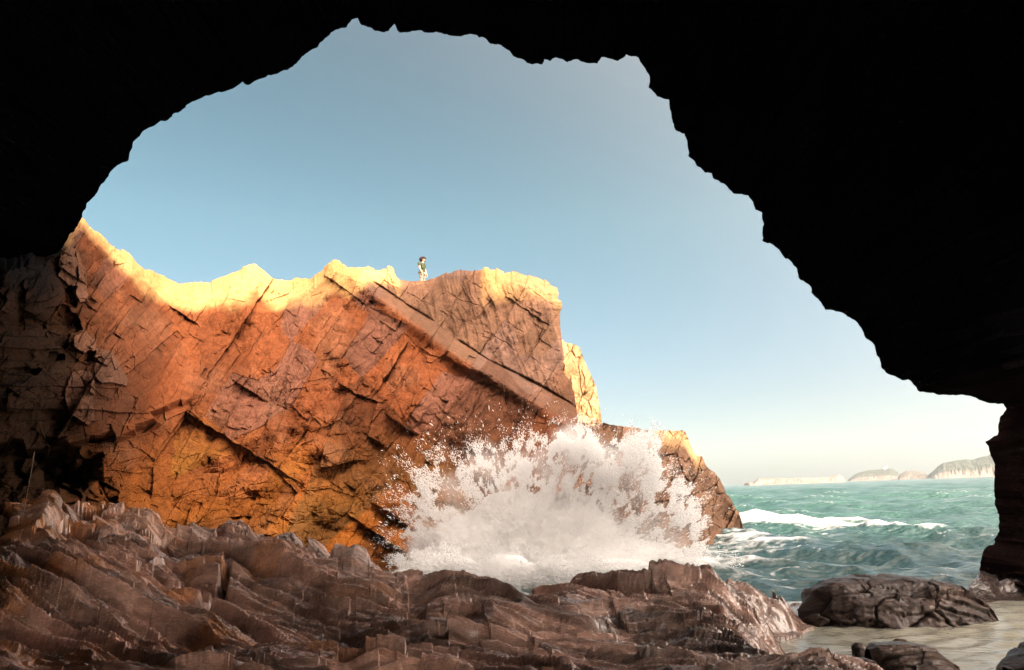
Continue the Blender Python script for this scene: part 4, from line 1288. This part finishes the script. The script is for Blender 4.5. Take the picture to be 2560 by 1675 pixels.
def build_person():
    M_SKIN = plain_mat('skin', (.42, .235, .16), .55, .3, .05)
    M_SHIRT = plain_mat('olive_shirt', (.04, .046, .024), .85, .15, .15)
    M_SHORT = plain_mat('pale_shorts', (.20, .16, .125), .85, .15, .1)
    M_HAIR = plain_mat('dark_curly_hair', (.035, .018, .016), .7, .2, .3, 40)
    M_SHOE = plain_mat('dark_shoe', (.05, .05, .05), .7)
    root = empty('person', tuple(FEET))
    root.scale = (1.18, 1.18, 1)
    root.rotation_euler = (0, 0, R(-28))           # faces right and a little towards the viewer's far side
    # local frame: +x is the way the person faces, +y their left, z up
    nodes = [((0, 0, .95), (.13, .11)), ((-.01, 0, 1.10), (.125, .10)), ((-.03, 0, 1.28), (.155, .115)), ((-.03, 0, 1.41), (.12, .09)), ((.0, 0, 1.49), .055), ((.03, 0, 1.55), .055),
             ((.04, 0, 1.62), (.085, .10)), ((.035, 0, 1.70), (.085, .095)),
             ((-.03, .17, 1.40), .058), ((-.02, .23, 1.13), .044), ((.06, .22, .91), .034), ((.09, .215, .84), (.022, .04)),
             ((-.03, -.17, 1.40), .058), ((.01, -.23, 1.13), .044), ((.10, -.21, .92), .034), ((.13, -.205, .85), (.022, .04)),
             ((0, .095, .90), .088), ((.01, .105, .50), .056), ((-.03, .11, .10), .038), ((.08, .12, .04), .036),
             ((0, -.095, .90), .088), ((.03, -.105, .50), .056), ((.0, -.11, .10), .038), ((.12, -.12, .04), .036)]
    # fingers: five short chains from each palm
    edges = [(0, 1), (1, 2), (2, 3), (3, 4), (4, 5), (5, 6), (6, 7), (3, 8), (8, 9), (9, 10), (10, 11), (3, 12), (12, 13), (13, 14), (14, 15),
             (0, 16), (16, 17), (17, 18), (18, 19), (0, 20), (20, 21), (21, 22), (22, 23)]
    for palm, sy in ((11, 1), (15, -1)):
        p = nodes[palm][0]
        for i, (ox, ln) in enumerate(((-.027, .075), (-.009, .088), (.009, .084), (.027, .066))):
            a = len(nodes)
            nodes.append(((p[0]+ox, p[1], p[2]-.035), .0095)); nodes.append(((p[0]+ox+.012, p[1]-.006*sy, p[2]-.035-ln*.55), .0088)); nodes.append(((p[0]+ox+.018, p[1]-.022*sy, p[2]-.035-ln), .0075))
            edges += [(palm, a), (a, a+1), (a+1, a+2)]
        a = len(nodes)
        nodes.append(((p[0]+.042, p[1]-.012*sy, p[2]+.0), .011)); nodes.append(((p[0]+.058, p[1]-.022*sy, p[2]-.04), .009))
        edges += [(palm, a), (a, a+1)]
    # nose, ears
    a = len(nodes); nodes.append(((.135, 0, 1.625), .014)); edges.append((6, a))
    skin_mesh('body', nodes, edges, M_SKIN, root, 1)
    skin_mesh('shirt', [((0, 0, .90), (.150, .125)), ((-.01, 0, 1.08), (.150, .120)), ((-.03, 0, 1.28), (.175, .132)), ((-.03, 0, 1.40), (.135, .105)), ((-.01, 0, 1.47), (.075, .075)),
                        ((-.03, .16, 1.41), .082), ((-.025, .215, 1.24), .072), ((-.03, -.16, 1.41), .082), ((-.005, -.215, 1.24), .072)],
              [(0, 1), (1, 2), (2, 3), (3, 4), (3, 5), (5, 6), (3, 7), (7, 8)], M_SHIRT, root, 2, 2)
    skin_mesh('shorts', [((0, 0, .96), (.140, .118)), ((0, .09, .87), .108), ((.008, .105, .56), .085), ((0, -.09, .87), .108), ((.022, -.105, .56), .085)],
              [(0, 1), (1, 2), (0, 3), (3, 4)], M_SHORT, root, 2)
    for s_ in (1, -1):
        dx = .0 if s_ > 0 else .03
        skin_mesh('shoe', [((-.06+dx, .115*s_, .045), .045), ((.06+dx, .12*s_, .04), .045), ((.15+dx, .125*s_, .03), .032)], [(0, 1), (1, 2)], M_SHOE, root, 2, 1)
    # curly hair: many small curls clustered on the skull
    rs = random.Random(4)
    V = []; F = []
    t = (1+5**.5)/2
    ico = [(-1, t, 0), (1, t, 0), (-1, -t, 0), (1, -t, 0), (0, -1, t), (0, 1, t), (0, -1, -t), (0, 1, -t), (t, 0, -1), (t, 0, 1), (-t, 0, -1), (-t, 0, 1)]
    tri = [(0, 11, 5), (0, 5, 1), (0, 1, 7), (0, 7, 10), (0, 10, 11), (1, 5, 9), (5, 11, 4), (11, 10, 2), (10, 7, 6), (7, 1, 8), (3, 9, 4), (3, 4, 2), (3, 2, 6), (3, 6, 8), (3, 8, 9), (4, 9, 5), (2, 4, 11), (6, 2, 10), (8, 6, 7), (9, 8, 1)]
    for i in range(260):
        while True:
            d = np.array([rs.gauss(0, 1) for _ in range(3)]); d /= np.linalg.norm(d)
            if d[2] > -.75 and not (d[0] > .35 and d[2] < .28): break
        c = np.array([.025, 0, 1.675])+d*np.array([.118, .112, .112])*rs.uniform(.9, 1.28)
        s_ = rs.uniform(.018, .034)/1.9
        b0 = len(V)
        for q in ico: V.append(c+np.array(q)*s_)
        for f_ in tri: F.append(tuple(b0+x for x in f_))
    mesh_obj('hair', np.array(V), np.array(F), M_HAIR, root, True)
    tag(root, 'person with dark curly hair, olive t-shirt and pale shorts standing on the cliff top', 'person')
    return root


build_person()

# ------------------------------------------------------------------ cord at the left
def tube(name, pts, rad, mat, n=8):
    pts = np.array(pts, float); V = []; F = []
    for i, p in enumerate(pts):
        d = pts[min(i+1, len(pts)-1)]-pts[max(i-1, 0)]; d /= np.linalg.norm(d)
        e1 = np.cross(d, [0, 1, .2]); e1 /= np.linalg.norm(e1); e2 = np.cross(d, e1)
        for k in range(n):
            a = 2*PI*k/n; V.append(p+rad*(math.cos(a)*e1+math.sin(a)*e2))
    for i in range(len(pts)-1):
        for k in range(n):
            F.append((i*n+k, i*n+(k+1) % n, (i+1)*n+(k+1) % n, (i+1)*n+k))
    return mesh_obj(name, np.array(V), np.array(F), mat, smooth=True)


tt_ = np.linspace(0, 1, 24)
cpx = np.interp(tt_, [0, .3, .65, 1], [86, 78, 66, 46]); cpy = np.interp(tt_, [0, .3, .65, 1], [1130, 1180, 1245, 1335])
cord = tube('rope', at_y(cpx, cpy, np.interp(tt_, [0, 1], [8.6, 8.3])), .0045, plain_mat('pale_rope', (.17, .12, .08), .8))
tag(cord, 'thin pale rope hanging down the dark rock at the left edge of the cave', 'rope')

# ------------------------------------------------------------------ air
hz, nt, out = new_mat('sea_haze')
pv = N(nt, 'ShaderNodeVolumePrincipled'); pv.inputs['Color'].default_value = (.335, .375, .40, 1); pv.inputs['Density'].default_value = .00026
nt.links.new(pv.outputs[0], out.inputs['Volume'])
bm = bmesh.new(); bmesh.ops.create_cube(bm, size=1)
for v in bm.verts: v.co = Vector((v.co.x*5300, v.co.y*5300, v.co.z*160+76))
me = bpy.data.meshes.new('haze'); bm.to_mesh(me); bm.free(); me.materials.append(hz)
ho = bpy.data.objects.new('haze', me); COL.objects.link(ho); tag(ho, kind='stuff')

# ------------------------------------------------------------------ light
w = bpy.data.worlds.new('World'); S.world = w; w.use_nodes = True
nt = w.node_tree
for n in list(nt.nodes): nt.nodes.remove(n)
sky = N(nt, 'ShaderNodeTexSky'); sky.sky_type = 'NISHITA'; sky.sun_disc = False
sky.sun_elevation = SUN_EL
sky.sun_rotation = math.atan2(SUNV[0], SUNV[1])
sky.air_density = 1.0; sky.dust_density = 1.6; sky.ozone_density = 1.5; sky.altitude = 0
tcw = N(nt, 'ShaderNodeTexCoord')
sepw = N(nt, 'ShaderNodeSeparateXYZ'); nt.links.new(tcw.outputs['Generated'], sepw.inputs[0])
rmpw = N(nt, 'ShaderNodeValToRGB'); nt.links.new(sepw.outputs[2], rmpw.inputs[0])
el = rmpw.color_ramp.elements
SKY_TINT = [(.0, (.93, .96, 1.06)), (.12, (.77, .83, .85)), (.37, (.73, .98, .81)), (.63, (.35, .64, .56)), (1.0, (.40, .66, .58))]
SKY_TINT = [(p, tuple(.58*v for v in c)) for p, c in SKY_TINT]
el[0].position = 0; el[0].color = (*SKY_TINT[0][1], 1); el[1].position = 1; el[1].color = (*SKY_TINT[-1][1], 1)
for p_, c_ in SKY_TINT[1:-1]:
    e_ = el.new(p_); e_.color = (*c_, 1)
tint = mixrgb(nt, 'MULTIPLY', 1.0, sky.outputs[0], rmpw.outputs[0])
# broad warm fill added to the sky round the sun, behind the viewer
dotn = N(nt, 'ShaderNodeVectorMath', operation='DOT_PRODUCT'); nt.links.new(tcw.outputs['Generated'], dotn.inputs[0]); dotn.inputs[1].default_value = tuple(SUNV)
hlf = N(nt, 'ShaderNodeMath', operation='MULTIPLY_ADD'); nt.links.new(dotn.outputs['Value'], hlf.inputs[0]); hlf.inputs[1].default_value = .5; hlf.inputs[2].default_value = .5
pw = N(nt, 'ShaderNodeMath', operation='POWER'); nt.links.new(hlf.outputs[0], pw.inputs[0]); pw.inputs[1].default_value = GLOW_K
gl = N(nt, 'ShaderNodeVectorMath', operation='SCALE'); gl.inputs[0].default_value = GLOW; nt.links.new(pw.outputs[0], gl.inputs['Scale'])
addw = N(nt, 'ShaderNodeVectorMath', operation='ADD'); nt.links.new(tint, addw.inputs[0]); nt.links.new(gl.outputs[0], addw.inputs[1])
bg = N(nt, 'ShaderNodeBackground'); bg.inputs['Strength'].default_value = .1
wo = N(nt, 'ShaderNodeOutputWorld')
nt.links.new(addw.outputs[0], bg.inputs[0]); nt.links.new(bg.outputs[0], wo.inputs[0])
sl = bpy.data.lights.new('sun', 'SUN'); sl.energy = 4.0; sl.angle = R(.53); sl.color = (1.0, .86, .66)
so = bpy.data.objects.new('sun', sl); COL.objects.link(so)
so.rotation_euler = Vector(SUNV).to_track_quat('Z', 'Y').to_euler()
so.location = (20, -20, 60)

# ------------------------------------------------------------------ camera object and output
cd = bpy.data.cameras.new('camera'); cam = bpy.data.objects.new('camera', cd); COL.objects.link(cam)
cd.sensor_width = 36; cd.lens = 36*FPX/2560; cd.clip_start = .05; cd.clip_end = 20000
Mx = Matrix((( _r[0], _u[0], -_f[0], CAM[0]), (_r[1], _u[1], -_f[1], CAM[1]), (_r[2], _u[2], -_f[2], CAM[2]), (0, 0, 0, 1)))
cam.matrix_world = Mx
S.camera = cam
S.view_settings.view_transform = 'Standard'; S.view_settings.look = 'None'; S.view_settings.gamma = 1; S.view_settings.exposure = 1.6
cy = S.cycles
cy.max_bounces = 14; cy.diffuse_bounces = 8; cy.glossy_bounces = 3; cy.volume_bounces = 12; cy.transparent_max_bounces = 8
cy.volume_step_rate = 1.0; cy.volume_max_steps = 256
cy.use_denoising = True
S.render.film_transparent = False
